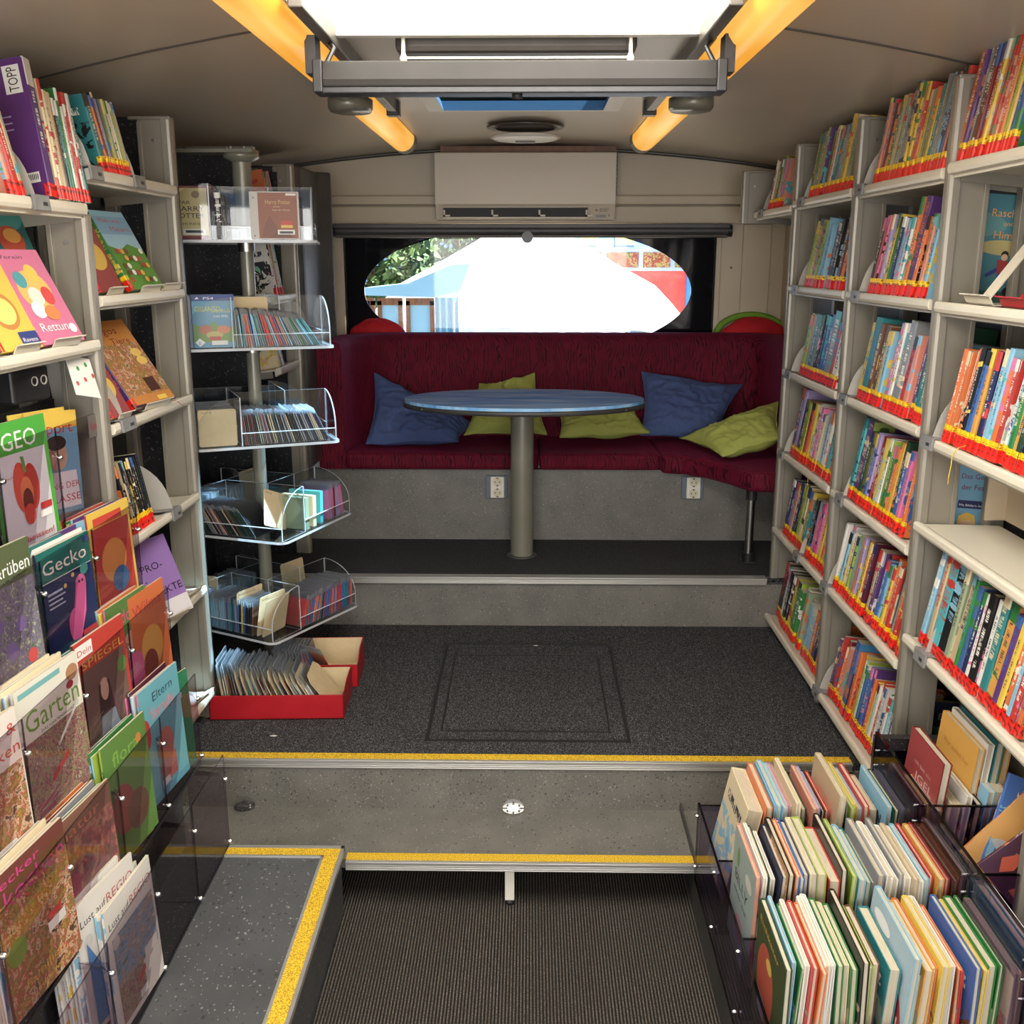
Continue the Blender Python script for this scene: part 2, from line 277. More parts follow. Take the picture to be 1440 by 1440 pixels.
class MB:
    def __init__(s): s.V = []; s.F = []; s.mi = []; s.ca = []; s.cb = []; s.uv = []; s.sm = []
    def add(s, vs, fs, m=0, c=(.5, .5, .5), a=None, uv=None, sm=False, M=None):
        o = len(s.V)
        for v in vs: s.V.append(tuple(M @ Vector(v)) if M is not None else tuple(v))
        for i, f in enumerate(fs):
            s.F.append(tuple(o + j for j in f)); s.mi.append(m if isinstance(m, int) else m[i]); s.ca.append(c); s.cb.append(a or c)
            s.uv.append(uv[i] if uv else None); s.sm.append(sm)
    def box(s, x0, y0, z0, x1, y1, z1, m=0, c=(.5, .5, .5), M=None, a=None):
        s.add([(x0, y0, z0), (x1, y0, z0), (x1, y1, z0), (x0, y1, z0), (x0, y0, z1), (x1, y0, z1), (x1, y1, z1), (x0, y1, z1)], BOXF, m, c, a, M=M)
    def prism(s, pts, t, M=None, m=0, c=(.5, .5, .5), me=None, sm=False):
        """2D outline in the xy plane of M, thickened along z from 0 to t (me: material of the rim)"""
        n = len(pts); A = sum(pts[i][0] * pts[(i + 1) % n][1] - pts[(i + 1) % n][0] * pts[i][1] for i in range(n))
        if A < 0: pts = pts[::-1]
        vs = [(x, y, 0) for x, y in pts] + [(x, y, t) for x, y in pts]
        fs = [tuple(range(n - 1, -1, -1)), tuple(range(n, 2 * n))]; s.add(vs, fs, m, c, M=M)
        o = len(s.V) - 2 * n; e = m if me is None else me
        for i in range(n):
            j = (i + 1) % n; s.F.append((o + i, o + j, o + n + j, o + n + i)); s.mi.append(e); s.ca.append(c); s.cb.append(c); s.uv.append(None); s.sm.append(sm)
    def flat(s, pts, M, m=0, c=(.5, .5, .5)): s.add([(x, y, 0) for x, y in pts], [tuple(range(len(pts)))], m, c, M=M)
    def path(s, pts, r, n=10, m=0, c=(.5, .5, .5), cap=True):
        P = [Vector(p) for p in pts]; rs = r if isinstance(r, (list, tuple)) else [r] * len(P); vs = []; up = None
        for i, p in enumerate(P):
            d = (P[min(i + 1, len(P) - 1)] - P[max(i - 1, 0)]).normalized()
            if up is None: up = d.orthogonal().normalized()
            else: up = (up - d * up.dot(d)).normalized()
            w = d.cross(up)
            for k in range(n): a = 2 * math.pi * k / n; vs.append(p + (up * math.cos(a) + w * math.sin(a)) * rs[i])
        fs = [(i * n + k, i * n + (k + 1) % n, (i + 1) * n + (k + 1) % n, (i + 1) * n + k) for i in range(len(P) - 1) for k in range(n)]
        s.add(vs, fs, m, c, sm=True)
        if cap: s.add(vs[:n], [tuple(range(n - 1, -1, -1))], m, c); s.add(vs[-n:], [tuple(range(n))], m, c)
    def lathe(s, prof, cx=0, cy=0, n=24, m=0, c=(.5, .5, .5), M=None):
        vs = [(cx + r * math.cos(2 * math.pi * k / n), cy + r * math.sin(2 * math.pi * k / n), z) for r, z in prof for k in range(n)]
        fs = [(i * n + k, i * n + (k + 1) % n, (i + 1) * n + (k + 1) % n, (i + 1) * n + k) for i in range(len(prof) - 1) for k in range(n)]
        s.add(vs, fs, m, c, sm=True, M=M)
    def grid(s, fn, nu, nv, m=0, c=(.5, .5, .5), sm=True, skip=None):
        vs = [fn(i / nu, j / nv) for j in range(nv + 1) for i in range(nu + 1)]; w = nu + 1
        s.add(vs, [(j * w + i, j * w + i + 1, (j + 1) * w + i + 1, (j + 1) * w + i) for j in range(nv) for i in range(nu) if not (skip and skip(i, j))], m, c, sm=sm)
    def text(s, st, x, y, size, M, c=(.9, .9, .9), m=0, width=None, sh=0.):
        vs, fs, w = text_geo(st); kx = (width / w if width else size); s.add([(x + vx * kx + vy * size * sh, y + vy * size, 0) for vx, vy in vs], fs, m, c, M=M)
    def build(s, name, mats, parent=None, bevel=0, seg=2, loc=None, wn=False):
        me = bpy.data.meshes.new(name); off = OFF.get(parent.name) if parent is not None else loc
        V = s.V if off is None else [(x - off[0], y - off[1], z - off[2]) for x, y, z in s.V]
        me.from_pydata(V, [], s.F)
        for mt in (mats if isinstance(mats, (list, tuple)) else [mats]): me.materials.append(MATS[mt])
        me.polygons.foreach_set('material_index', s.mi); me.polygons.foreach_set('use_smooth', s.sm)
        if any(c != (.5, .5, .5) for c in s.ca):
            for nm, src in (('Col', s.ca), ('Acc', s.cb)):
                at = me.color_attributes.new(nm, 'FLOAT_COLOR', 'CORNER'); buf = []
                for f, c in zip(s.F, src): buf += [c[0], c[1], c[2], 1.0] * len(f)
                at.data.foreach_set('color', buf)
        if any(s.uv):
            u = me.uv_layers.new(name='UV'); buf = []
            for f, q in zip(s.F, s.uv):
                for i in range(len(f)): buf += list(q[i]) if q else [2.5, .5]
            u.data.foreach_set('uv', buf)
        ob = bpy.data.objects.new(name, me); COL.objects.link(ob)
        if parent is not None:
            ob.parent = parent
            if off is not None: OFF[ob.name] = off
        elif loc is not None: ob.location = loc; OFF[ob.name] = loc
        if bevel:
            b = ob.modifiers.new('bevel', 'BEVEL'); b.width = bevel; b.segments = seg; b.limit_method = 'ANGLE'; b.angle_limit = R(40)
        return ob
def tag(o, label=None, cat=None, group=None, kind=None):
    for k, v in (('label', label), ('category', cat), ('group', group), ('kind', kind)):
        if v: o[k] = v
    return o
def thing(name, label, cat, loc=(0, 0, 0), rot=(0, 0, 0), group=None, world=False):
    o = bpy.data.objects.new(name, None); o.empty_display_size = .05; COL.objects.link(o); o.location = loc; o.rotation_euler = rot
    if world: OFF[o.name] = tuple(loc)
    return tag(o, label, cat, group)
def struct(mb, name, mats, **k): return tag(mb.build(name, mats, **k), kind='structure')
def frame(o, x, y):
    """4x4 with given origin, x axis and y axis (z = x cross y)"""
    x = Vector(x).normalized(); y = Vector(y).normalized(); z = x.cross(y); M = Matrix.Identity(4)
    for i in range(3): M[i][0] = x[i]; M[i][1] = y[i]; M[i][2] = z[i]; M[i][3] = o[i]
    return M
# ================================================================ the setting
CX = -.025
def zc(x): return 2.335 - .062 * (x - CX) ** 2
YB = 5.3; Y0 = -1.5; XL = -1.36; XR = 1.27
Z1, Z2, ZP, ZB = .308, .146, .52, .20
YP, YM, YT = 4.06, 2.865, 2.572
m = MB(); m.box(-.52, Y0, -.04, .47, 2.4, 0); m.box(XL, 2.4, -.04, XR, 2.9, 0); struct(m, 'floor_entry', 'ribbed_carpet')
m = MB(); m.box(XL, YM + .012, .25, XR, YP + .02, Z1 - .004, 0); struct(m, 'floor_middle', 'carpet')
m = MB(); m.box(XL, YP + .035, ZP - .03, XR, 4.66, ZP - .002); struct(m, 'floor_platform', 'carpet')
def frame_strip(mb, x0, y0, x1, y1, w, z):
    for a, b, c, d in ((x0, y0, x1, y0 + w), (x0, y1 - w, x1, y1), (x0, y0 + w, x0 + w, y1 - w), (x1 - w, y0 + w, x1, y1 - w)): mb.box(a, b, z - .004, c, d, z + .0015)
m = MB(); frame_strip(m, -.33, 3.0, .33, 3.86, .012, Z1 - .003); frame_strip(m, -.285, 3.07, .27, 3.74, .006, Z1 - .003); struct(m, 'trim_hatch_outline', 'rubber')
m = MB(); m.box(XL, YP + .012, Z1 - .05, XR, YP + .05, ZP - .03, 0); struct(m, 'wall_platform_riser', 'lino')
m = MB(); m.box(XL, YM + .0, Z2 - .02, XR, YM + .05, Z1 - .03, 0); struct(m, 'wall_step_riser', 'lino')
m = MB(); m.box(XL, YT + .012, Z2 - .03, .90, YM + .005, Z2 - .002, 0); tr = struct(m, 'floor_step_tread', 'lino')
m = MB(); m.box(XL, 2.9, -.02, XR, 2.93, Z2); m.box(.47, Y0, 0, .475, 2.9, .17); struct(m, 'wall_step_well', 'dark_grey')
def nosing(name, x0, x1, y, z, strip=True, lip=.028):
    m = MB(); m.box(x0, y - .004, z - lip, x1, y + .003, z); m.box(x0, y - .008, z - .008, x1, y + .04, z + .001)
    for k in range(3): m.box(x0, y - .0065, z - .013 - .006 * k, x1, y, z - .0105 - .006 * k)
    o = struct(m, name, 'aluminium', bevel=.001)
    if strip: m = MB(); m.box(x0, y + .004, z, x1, y + .038, z + .0025); m.build('grip_strip', 'yellow_grit', o)
nosing('trim_1', XL, .985, YP, ZP, False); nosing('trim_2', XL, .99, YM, Z1); nosing('trim_3', -.515, .90, YT, Z2)
# boxed step on the left
m = MB(); m.box(XL, Y0, -.02, -.523, 2.552, ZB - .003, 0); struct(m, 'floor_side_step', 'lino_dark')
m = MB()
for a, b, c, d in ((-.88, 2.545, -.512, 2.56), (-.88, 2.503, -.562, 2.512), (-.522, Y0, -.512, 2.56), (-.570, Y0, -.562, 2.512)): m.box(a, b, ZB - .014, c, d, ZB + .002)
o = struct(m, 'trim_4', 'aluminium', bevel=.001)
m = MB(); m.prism([(-.88, 2.512), (-.562, 2.512), (-.562, Y0), (-.522, Y0), (-.522, 2.545), (-.88, 2.545)], .003, Matrix.Translation((0, 0, ZB - .001))); m.build('grip_strip', 'yellow_grit', o)
# outer walls
m = MB(); m.box(XL - .04, Y0, -.1, XL, YB, 2.5); struct(m, 'wall_left', 'wall_cream')
m = MB(); m.box(XR, Y0, -.1, XR + .04, YB, 2.5); struct(m, 'wall_right', 'wall_cream')
# back wall with the window opening
WX0, WX1, WZ0, WZ1 = -.955, .945, 1.30, 1.955
m = MB()
for a, b, c, d in ((XL, -.1, WX0, 2.5), (WX1, -.1, XR, 2.5), (WX0, -.1, WX1, WZ0), (WX0, WZ1, WX1, 2.5)): m.box(a, YB, b, c, YB + .05, d)
struct(m, 'wall_back', 'wall_cream')
m = MB(); m.box(-1.02, YB - .055, 2.062, 1.12, YB, 2.105); m.box(-1.02, YB - .04, 1.972, 1.12, YB, 2.056); struct(m, 'trim_5', 'wall_cream', bevel=.006)
m = MB()
for x0, x1 in ((-.985, -.935), (.93, .955), (1.06, 1.20)): m.box(x0, YB - .02, 1.0, x1, YB, 1.97)
struct(m, 'trim_6', 'wall_cream', bevel=.004)
m = MB(); m.path([(1.01, YB - .004, 1.76), (1.01, YB + .0, 1.76)], .006, 8); struct(m, 'trim_7', 'frame_taupe')
# window: black printed glass around a clear oval
OX, OZ, OA, OB_ = -.012, 1.645, .828, .325
m = MB(); n = 96; ov = []; rc = []
for k in range(n):
    a = 2 * math.pi * k / n; c, s_ = math.cos(a), math.sin(a); ov.append((OX + OA * c, OZ + OB_ * s_))
    t = min(((WX1 - OX) if c > 0 else (WX0 - OX)) / c if abs(c) > 1e-6 else 1e9, ((WZ1 - OZ) if s_ > 0 else (WZ0 - OZ)) / s_ if abs(s_) > 1e-6 else 1e9); rc.append((OX + t * c, OZ + t * s_))
vs = [(x, YB + .01, z) for x, z in ov] + [(x, YB + .01, z) for x, z in rc] + [(x, YB + .016, z) for x, z in ov]
m.add(vs, [(k, (k + 1) % n, n + (k + 1) % n, n + k) for k in range(n)] + [(k, (k + 1) % n, 2 * n + (k + 1) % n, 2 * n + k) for k in range(n)])
win = struct(m, 'window_1', 'black_glass')
m = MB(); m.prism([(x, -z) for x, z in ov], .004, frame((0, YB + .012, 0), (1, 0, 0), (0, 0, -1))); m.build('pane', 'window_pane', win)
# ceiling: curved panels with two roof openings
SKX0, SKX1, SKY0, SKY1 = -.505, .43, .9, 2.58
HX0, HX1, HY0, HY1 = -.34, .29, 3.36, 3.93
xs = sorted(set([XL - .02, -1.1, -.9, -.7, SKX0, -.45, HX0, -.2, -.1, 0, .1, .2, HX1, .4, SKX1, .6, .8, 1.0, 1.15, XR + .02]))
ys = [Y0, 0, SKY0, SKY1, HY0, HY1, YB + .02]
vs = [(x, y, zc(x)) for y in ys for x in xs]; w = len(xs); fs = []
for j in range(len(ys) - 1):
    for i in range(w - 1):
        mx, my = (xs[i] + xs[i + 1]) / 2, (ys[j] + ys[j + 1]) / 2
        if (SKX0 < mx < SKX1 and SKY0 < my < SKY1) or (HX0 < mx < HX1 and HY0 < my < HY1): continue
        fs.append((j * w + i, j * w + i + 1, (j + 1) * w + i + 1, (j + 1) * w + i))
m = MB(); m.add(vs, fs, sm=True); struct(m, 'ceiling', 'ceiling')
m = MB(); m.box(XL - .04, Y0, 2.50, SKX0 - .1, YB + .05, 2.55); m.box(SKX1 + .1, Y0, 2.50, XR + .04, YB + .05, 2.55)
m.box(SKX0 - .1, Y0, 2.5, SKX1 + .1, SKY0 - .06, 2.55); m.box(SKX0 - .1, SKY1 + .06, 2.5, SKX1 + .1, HY0 - .04, 2.55); m.box(SKX0 - .1, HY1 + .04, 2.5, SKX1 + .1, YB + .05, 2.55)
m.box(SKX0 - .1, HY0 - .04, 2.5, HX0 - .04, HY1 + .04, 2.55); m.box(HX1 + .04, HY0 - .04, 2.5, SKX1 + .1, HY1 + .04, 2.55)
struct(m, 'ceiling_roof', 'wall_cream')
m = MB()
for sgn, pts in ((0, [(-1.25, 2.74), (-.60, 2.53)]), (1, [(.56, 2.53), (1.25, 2.74)])):
    m.path([(x, y, zc(x) - .001) for x, y in [(pts[0][0] + (pts[1][0] - pts[0][0]) * t / 8, pts[0][1] + (pts[1][1] - pts[0][1]) * t / 8) for t in range(9)]], .0035, 6)
struct(m, 'trim_8', 'frame_taupe')
m = MB(); m.path([(XL + .02 + (XR - XL - .04) * t / 20, YB - .02, zc(XL + .02 + (XR - XL - .04) * t / 20) - .006) for t in range(21)], .010, 8); struct(m, 'trim_9', 'frame_taupe')
# skylight
m = MB(); zt = 2.42
for a, b, c, d in ((SKX0 - .02, SKY0, SKX0 + .012, SKY1), (SKX1 - .012, SKY0, SKX1 + .02, SKY1), (SKX0 - .02, SKY1 - .012, SKX1 + .02, SKY1 + .02), (SKX0 - .02, SKY0 - .02, SKX1 + .02, SKY0 + .01)): m.box(a, b, 2.305, c, d, 2.46)
wn = struct(m, 'window_2', 'white_plastic', bevel=.003)
m = MB(); m.box(SKX0 - .015, SKY0 - .02, zt, SKX1 + .015, SKY1 + .02, zt + .004); m.build('pane', 'skylight_glow', wn)
m = MB()
for x in (-.19, .14): m.box(x, SKY0, zt - .012, x + .004, SKY1, zt - .002)
m.box(SKX0, SKY1 - .11, zt - .02, SKX1, SKY1 - .10, zt - .002); m.build('glazing_bar', 'white_plastic', wn)
m = MB(); m.box(SKX0 - .05, SKY1 + .02, 2.318, SKX1 + .05, SKY1 + .045, 2.332); struct(m, 'trim_10', 'frame_taupe', bevel=.002)
# roof hatch with blue glazing
m = MB()
def ring(mb, a, b, za, zb):
    A = [(a[0], a[1]), (a[2], a[1]), (a[2], a[3]), (a[0], a[3])]; B = [(b[0], b[1]), (b[2], b[1]), (b[2], b[3]), (b[0], b[3])]
    vs = [(x, y, za) for x, y in A] + [(x, y, zb) for x, y in B]; mb.add(vs, [(i, (i + 1) % 4, 4 + (i + 1) % 4, 4 + i) for i in range(4)])
o_, i_ = (HX0 - .03, HY0 - .03, HX1 + .03, HY1 + .03), (HX0 + .03, HY0 + .03, HX1 - .03, HY1 - .03)
ring(m, o_, i_, 2.322, 2.318); ring(m, o_, o_, 2.322, 2.35)
ht = struct(m, 'window_3', 'white_plastic')
m = MB(); ring(m, i_, (HX0 + .02, HY0 + .02, HX1 - .02, HY1 - .02), 2.318, 2.352); m.build('reveal', 'hatch_blue', ht)
m = MB(); m.grid(lambda u, v: (HX0 - .03 + u * (HX1 - HX0 + .06), HY0 - .03 + v * (HY1 - HY0 + .06), 2.352 + .03 * (1 - (2 * u - 1) ** 4) * (1 - (2 * v - 1) ** 4)), 12, 10); m.build('pane', 'blue_pane', ht)
# ================================================================ ceiling fittings
def lab(o, l, c, g=None): return tag(o, l, c, g)
for sx, side in ((-.552, 'left'), (.490, 'right')):
    z = zc(sx) - .012
    t = thing('ceiling_lamp', 'long amber tube lamp along the %s side of the skylight' % side, 'lamp', (sx, 2.0, z), world=True, group='amber tube lamps')
    m = MB(); m.path([(sx, .6, z), (sx, 3.00, z)], .055, 20); m.build('lamp_tube', 'lamp_amber', t)
    m = MB(); m.path([(sx, 3.42, z), (sx, 4.66, z)], .052, 20); m.build('lamp_tube', 'lamp_amber', t)
    m = MB(); m.path([(sx, 2.98, z), (sx, 3.44, z)], .047, 20); m.build('connector', 'pole_grey', t)
    m = MB(); m.path([(sx, 4.66, z), (sx, 4.76, z)], .054, 20); m.build('end_cap', 'pole_grey', t)
    m = MB(); m.lathe([(.0, z - .066), (.062, z - .066), (.068, z - .056), (.068, z - .03), (0, z - .03)], 0, 0, 24); M = Matrix.Translation((sx, 3.34, 0)) @ Matrix.Diagonal((1, 1.3, 1, 1)); m.V = [tuple(M @ Vector(v)) for v in m.V]; m.build('connector_foot', 'pole_grey', t)
    m = MB(); m.box(sx - .05, .6, z + .005, sx + .05, 4.7, z + .03); m.build('backing', 'pole_grey', t)
    rx = sx + (.085 if side == 'left' else -.085)
    t = thing('guide_rail', 'thin taupe guide rail under the ceiling, inside the %s tube lamp' % side, 'rail', (rx, 3, 2.29), world=True, group='blind guide rails')
    m = MB(); m.box(rx - .015, 2.2, 2.285, rx + .015, 3.70, 2.325); m.build('rail', 'frame_taupe', t, bevel=.003)
    m = MB(); m.box(rx - .022, 3.69, 2.275, rx + .022, 3.74, 2.325); m.build('end_cap', 'black_plastic', t, bevel=.003)
def dn(m): m.V = [(x, y - .03, z - .012) for x, y, z in m.V]
t = thing('blind_cassette', 'wide taupe blind cassette beam hanging across the ceiling under the skylight', 'roller blind', (CX, 2.5, 2.2), world=True)
m = MB(); m.prism([(2.49, 2.190), (2.56, 2.190), (2.565, 2.205), (2.56, 2.245), (2.495, 2.245), (2.485, 2.205)], .885, frame((-.468, 0, 0), (0, 1, 0), (0, 0, 1)))
dn(m); m.build('cassette', 'cassette_grey', t, bevel=.003)
m = MB(); m.box(-.47, 2.492, 2.176, .42, 2.555, 2.191); m.box(-.490, 2.488, 2.178, -.468, 2.565, 2.248); m.box(.417, 2.488, 2.178, .440, 2.565, 2.248); dn(m); m.build('end_cap', 'black_plastic', t, bevel=.003)
m = MB(); m.lathe([(0, 2.168), (.012, 2.168), (.012, 2.18), (0, 2.18)], -.03, 2.52, 16); dn(m); m.build('pull_knob', 'rubber', t)
for x in (-.495, .445):
    m = MB(); m.box(x - .012, 2.50, 2.22, x + .012, 2.56, 2.30, 0); m.path([(x + (.03 if x < 0 else -.03), 2.53, 2.245), (x + (.045 if x < 0 else -.045), 2.55, 2.28), (x + (.02 if x < 0 else -.02), 2.6, 2.31)], .006, 8); dn(m); m.build('bracket', 'black_plastic', t)
t = thing('roof_fan_cover', 'wide rounded taupe cover on the ceiling behind the blind cassette', 'fan cover', (CX, 3.0, 2.3), world=True)
m = MB(); m.box(-.325, 2.64, 2.282, .255, 2.90, 2.335); m.build('cover', 'frame_taupe', t, bevel=.014)
m = MB(); m.path([(-.30, 2.60, 2.262), (.235, 2.60, 2.262)], .003, 8); m.build('rod', 'white_plastic', t)
for x in (-.30, .235): m = MB(); m.lathe([(0, 2.252), (.007, 2.252), (.009, 2.262), (.005, 2.272), (.004, 2.32), (0, 2.32)], x, 2.60, 12); m.build('knob', 'white_plastic', t)
t = thing('ceiling_vent', 'round ceiling vent disc hanging just before the air conditioner', 'vent', (-.02, 4.42, 2.3), world=True)
m = MB(); m.lathe([(0, 2.325), (.158, 2.325), (.155, 2.318), (.12, 2.316)], -.02, 4.42, 32); m.build('base_ring', 'frame_taupe', t)
m = MB(); m.lathe([(0, 2.270), (.05, 2.268), (.125, 2.274), (.145, 2.282), (.14, 2.288), (.0, 2.290)], -.02, 4.42, 32); m.build('disc', 'white_plastic', t)
m = MB(); m.box(-.06, 4.40, 2.262, .02, 4.44, 2.270); m.build('latch', 'frame_taupe', t)
# air conditioner
t = thing('air_conditioner', 'white wall air conditioner above the oval window', 'air conditioner', (CX, 5.2, 1.98), world=True)
m = MB(); m.prism([(5.10, 2.055), (5.095, 2.07), (5.095, 2.283), (5.10, 2.293), (5.29, 2.293), (5.29, 1.985), (5.14, 1.985)], .862, frame((-.454, 0, 0), (0, 1, 0), (0, 0, 1))); m.build('casing', 'ac_white', t, bevel=.004)
m = MB(); m.box(-.454, 5.090, 2.055, .408, 5.0965, 2.290); m.build('front_panel', 'ac_white', t, bevel=.003)
m = MB(); m.box(-.415, 5.0935, 1.999, .275, 5.13, 2.040); m.build('outlet', 'rubber', t)
m = MB(); m.box(-.42, 5.082, 1.990, .28, 5.10, 1.998); m.box(-.42, 5.086, 2.040, .28, 5.10, 2.046); m.build('flap', 'ac_white', t, bevel=.002)
m = MB()
for x in (-.41, -.18, .045, .27): m.box(x - .004, 5.085, 2.0, x + .004, 5.1, 2.03); m.box(x - .004, 5.085, 2.0, x + .028, 5.09, 2.008)
m.build('louvre_arm', 'ac_white', t)
F = frame((0, 5.0975, 0), (1, 0, 0), (0, 0, 1)); m = MB(); cxx, czz = .318, 2.029
for a in (90, 210, 330):
    ux, uz = math.cos(R(a)), math.sin(R(a)); px, pz = -uz, ux; q = .0075
    m.flat([(cxx, czz), (cxx + ux * q / 2 + px * q * .35, czz + uz * q / 2 + pz * q * .35), (cxx + ux * q, czz + uz * q), (cxx + ux * q / 2 - px * q * .35, czz + uz * q / 2 - pz * q * .35)], F, c=(.25, .01, .01))
m.text('MITSUBISHI', .332, 2.030, .009, F, (.05, .05, .05)); m.text('ELECTRIC', .332, 2.021, .009, F, (.05, .05, .05)); m.build('logo', 'printed_ink', t)
m = MB(); m.box(.315, 5.096, 1.997, .362, 5.0995, 2.006, c=(.25, .25, .25)); m.box(.375, 5.096, 2.0, .379, 5.0995, 2.012, c=(.25, .3, .25)); m.build('indicator_window', 'plain_colour', t)
m = MB(); m.box(-.43, 5.15, 2.296, .41, 5.26, 2.325); o = m.build('mounting_board', 'wood'); lab(o, 'dark brown board strip between the air conditioner and the ceiling', 'board')
m = MB(); m.box(.412, 5.27, 2.10, .428, 5.30, 2.31); o = m.build('slotted_rail', 'black_plastic', loc=(.42, 5.28, 2.2)); lab(o, 'black slotted mounting rail at right edge of the air conditioner', 'rail')
m = MB()
for k in range(10): m.path([(.42, 5.2665, 2.115 + k * .02), (.42, 5.271, 2.115 + k * .02)], .0035, 8)
m.build('slot', 'white_plastic', o)
# roller blind above the window
t = thing('window_blind', 'rolled-up black window blind above the oval window', 'roller blind', (CX, 5.2, 1.93), world=True)
m = MB(); m.path([(-.95, 5.2, 1.937), (.965, 5.2, 1.937)], .024, 20); m.box(-.96, 5.17, 1.949, .97, 5.25, 1.968); m.build('cassette', 'dark_grey', t, bevel=.002)
m = MB(); m.path([(-.95, 5.19, 1.912), (.96, 5.19, 1.912)], .009, 12); m.build('hem_bar', 'frame_taupe', t)
m = MB(); m.path([(.965, 5.2, 1.937), (.985, 5.2, 1.937)], .03, 20); m.path([(-.97, 5.2, 1.937), (-.95, 5.2, 1.937)], .03, 20); m.build('end_cap', 'black_plastic', t)
m = MB(); m.path([(-.012, 5.16, 1.906), (-.012, 5.185, 1.906)], .028, 20); m.build('pull_tab', 'black_plastic', t)
# ================================================================ corner bench
t = thing('corner_bench', 'maroon velvet U-shaped corner bench below the oval window', 'bench', (0, 4.9, ZP), world=True)
m = MB(); m.box(XL + .01, 4.655, ZP, XR - .01, 4.70, .855); m.build('base', 'lino', t)
inner = [(-.845, 4.63), (-.845, 4.80)] + [(-.845 + .22 * (1 - math.cos(R(a))), 4.86 + .24 * math.sin(R(a))) for a in range(0, 91, 15)] + [(-.3, 5.105), (.3, 5.105), (.86, 5.105)] + [(1.04 + .1 * math.cos(R(a)) , 5.0 + .105 * math.sin(R(a))) for a in range(90, -1, -30)] + [(1.14, 4.6), (1.14, 4.25)]
def offset(pts, d):
    out = []
    for i, p in enumerate(pts):
        a = Vector(pts[max(i - 1, 0)]); b = Vector(pts[min(i + 1, len(pts) - 1)]); t_ = (b - a).normalized(); out.append((p[0] - t_.y * d, p[1] + t_.x * d))
    return out
prof = [(0, .86), (0, 1.40), (.012, 1.433), (.035, 1.447), (.09, 1.447), (.112, 1.433), (.122, 1.40), (.122, .86)]
m = MB(); rings = [[(x, y, z) for x, y in offset(inner, d)] for d, z in prof]; nn = len(inner); vs = [p for r_ in rings for p in r_]
m.add(vs, [(i * nn + k, (i + 1) * nn + k, (i + 1) * nn + k + 1, i * nn + k + 1) for i in range(len(prof) - 1) for k in range(nn - 1)], sm=True)
m.add([rings[i][0] for i in range(len(prof))], [tuple(range(len(prof)))]); m.add([rings[i][-1] for i in range(len(prof))], [tuple(range(len(prof)))[::-1]])
m.build('backrest', 'maroon_velvet', t)
def cushion_prism(pts, z0, z1, name='seat_cushion', bevel=.022):
    m = MB(); m.prism(pts, z1 - z0, Matrix.Translation((0, 0, z0))); return m.build(name, 'maroon_velvet', t, bevel=bevel, seg=3)
cushion_prism([(-.845, 4.615), (.045, 4.615), (.045, 5.10), (-.65, 5.10), (-.78, 5.0), (-.845, 4.86)], .858, .938)
cushion_prism([(.046, 4.615), (.604, 4.615), (.604, 5.10), (.046, 5.10)], .858, .938)
cushion_prism([(.605, 4.615), (.70, 4.585), (.79, 4.50), (.86, 4.38), (.905, 4.28), (.93, 4.235), (1.0, 4.215), (1.135, 4.215), (1.135, 5.0), (1.06, 5.10), (.605, 5.10)], .845, .935)
m = MB(); m.path([(.955, 4.30, .55), (.955, 4.30, .85)], .018, 20); lg = m.build('leg', 'steel', t)
m = MB(); m.path([(.955, 4.30, ZP), (.955, 4.30, .565)], .026, 20); m.box(.925, 4.27, ZP, .985, 4.33, ZP + .006); m.path([(.955, 4.30, .80), (.955, 4.30, .85)], .024, 16); m.build('leg_socket', 'black_plastic', lg, bevel=.001)
# double sockets in the bench front
for sx in (-.150, .757):
    o = thing('wall_socket', 'white double wall socket in the bench front, %s' % ('just left of the table post' if sx < 0 else 'near the right bench corner'), 'socket', (sx, 4.65, .775), world=True, group='double sockets')
    m = MB(); m.box(sx - .05, 4.640, .722, sx + .05, 4.656, .828, c=lin((95, 105, 118))); m.build('back_plate', 'plain_colour', o, bevel=.002)
    m = MB(); m.box(sx - .028, 4.630, .725, sx + .036, 4.642, .825); pl = m.build('socket_plate', 'white_plastic', o, bevel=.003)
    for z in (.750, .801):
        m = MB(); m.prism([(sx + .004 + .021 * math.cos(R(a)), z + .021 * math.sin(R(a))) for a in range(0, 360, 20)], .001, frame((0, 4.630, 0), (1, 0, 0), (0, 0, 1)), c=lin((205, 196, 170)))
        for dx in (-.0095, .0095): m.prism([(sx + .004 + dx + .0028 * math.cos(R(a)), z + .0028 * math.sin(R(a))) for a in range(0, 360, 45)], .002, frame((0, 4.630, 0), (1, 0, 0), (0, 0, 1)), c=(.02, .02, .02))
        for dz in (-.0175, .0175): m.box(sx, 4.6275, z + dz - .003, sx + .008, 4.63, z + dz + .003, c=(.1, .09, .08))
        m.build('outlet', 'plain_colour', pl)
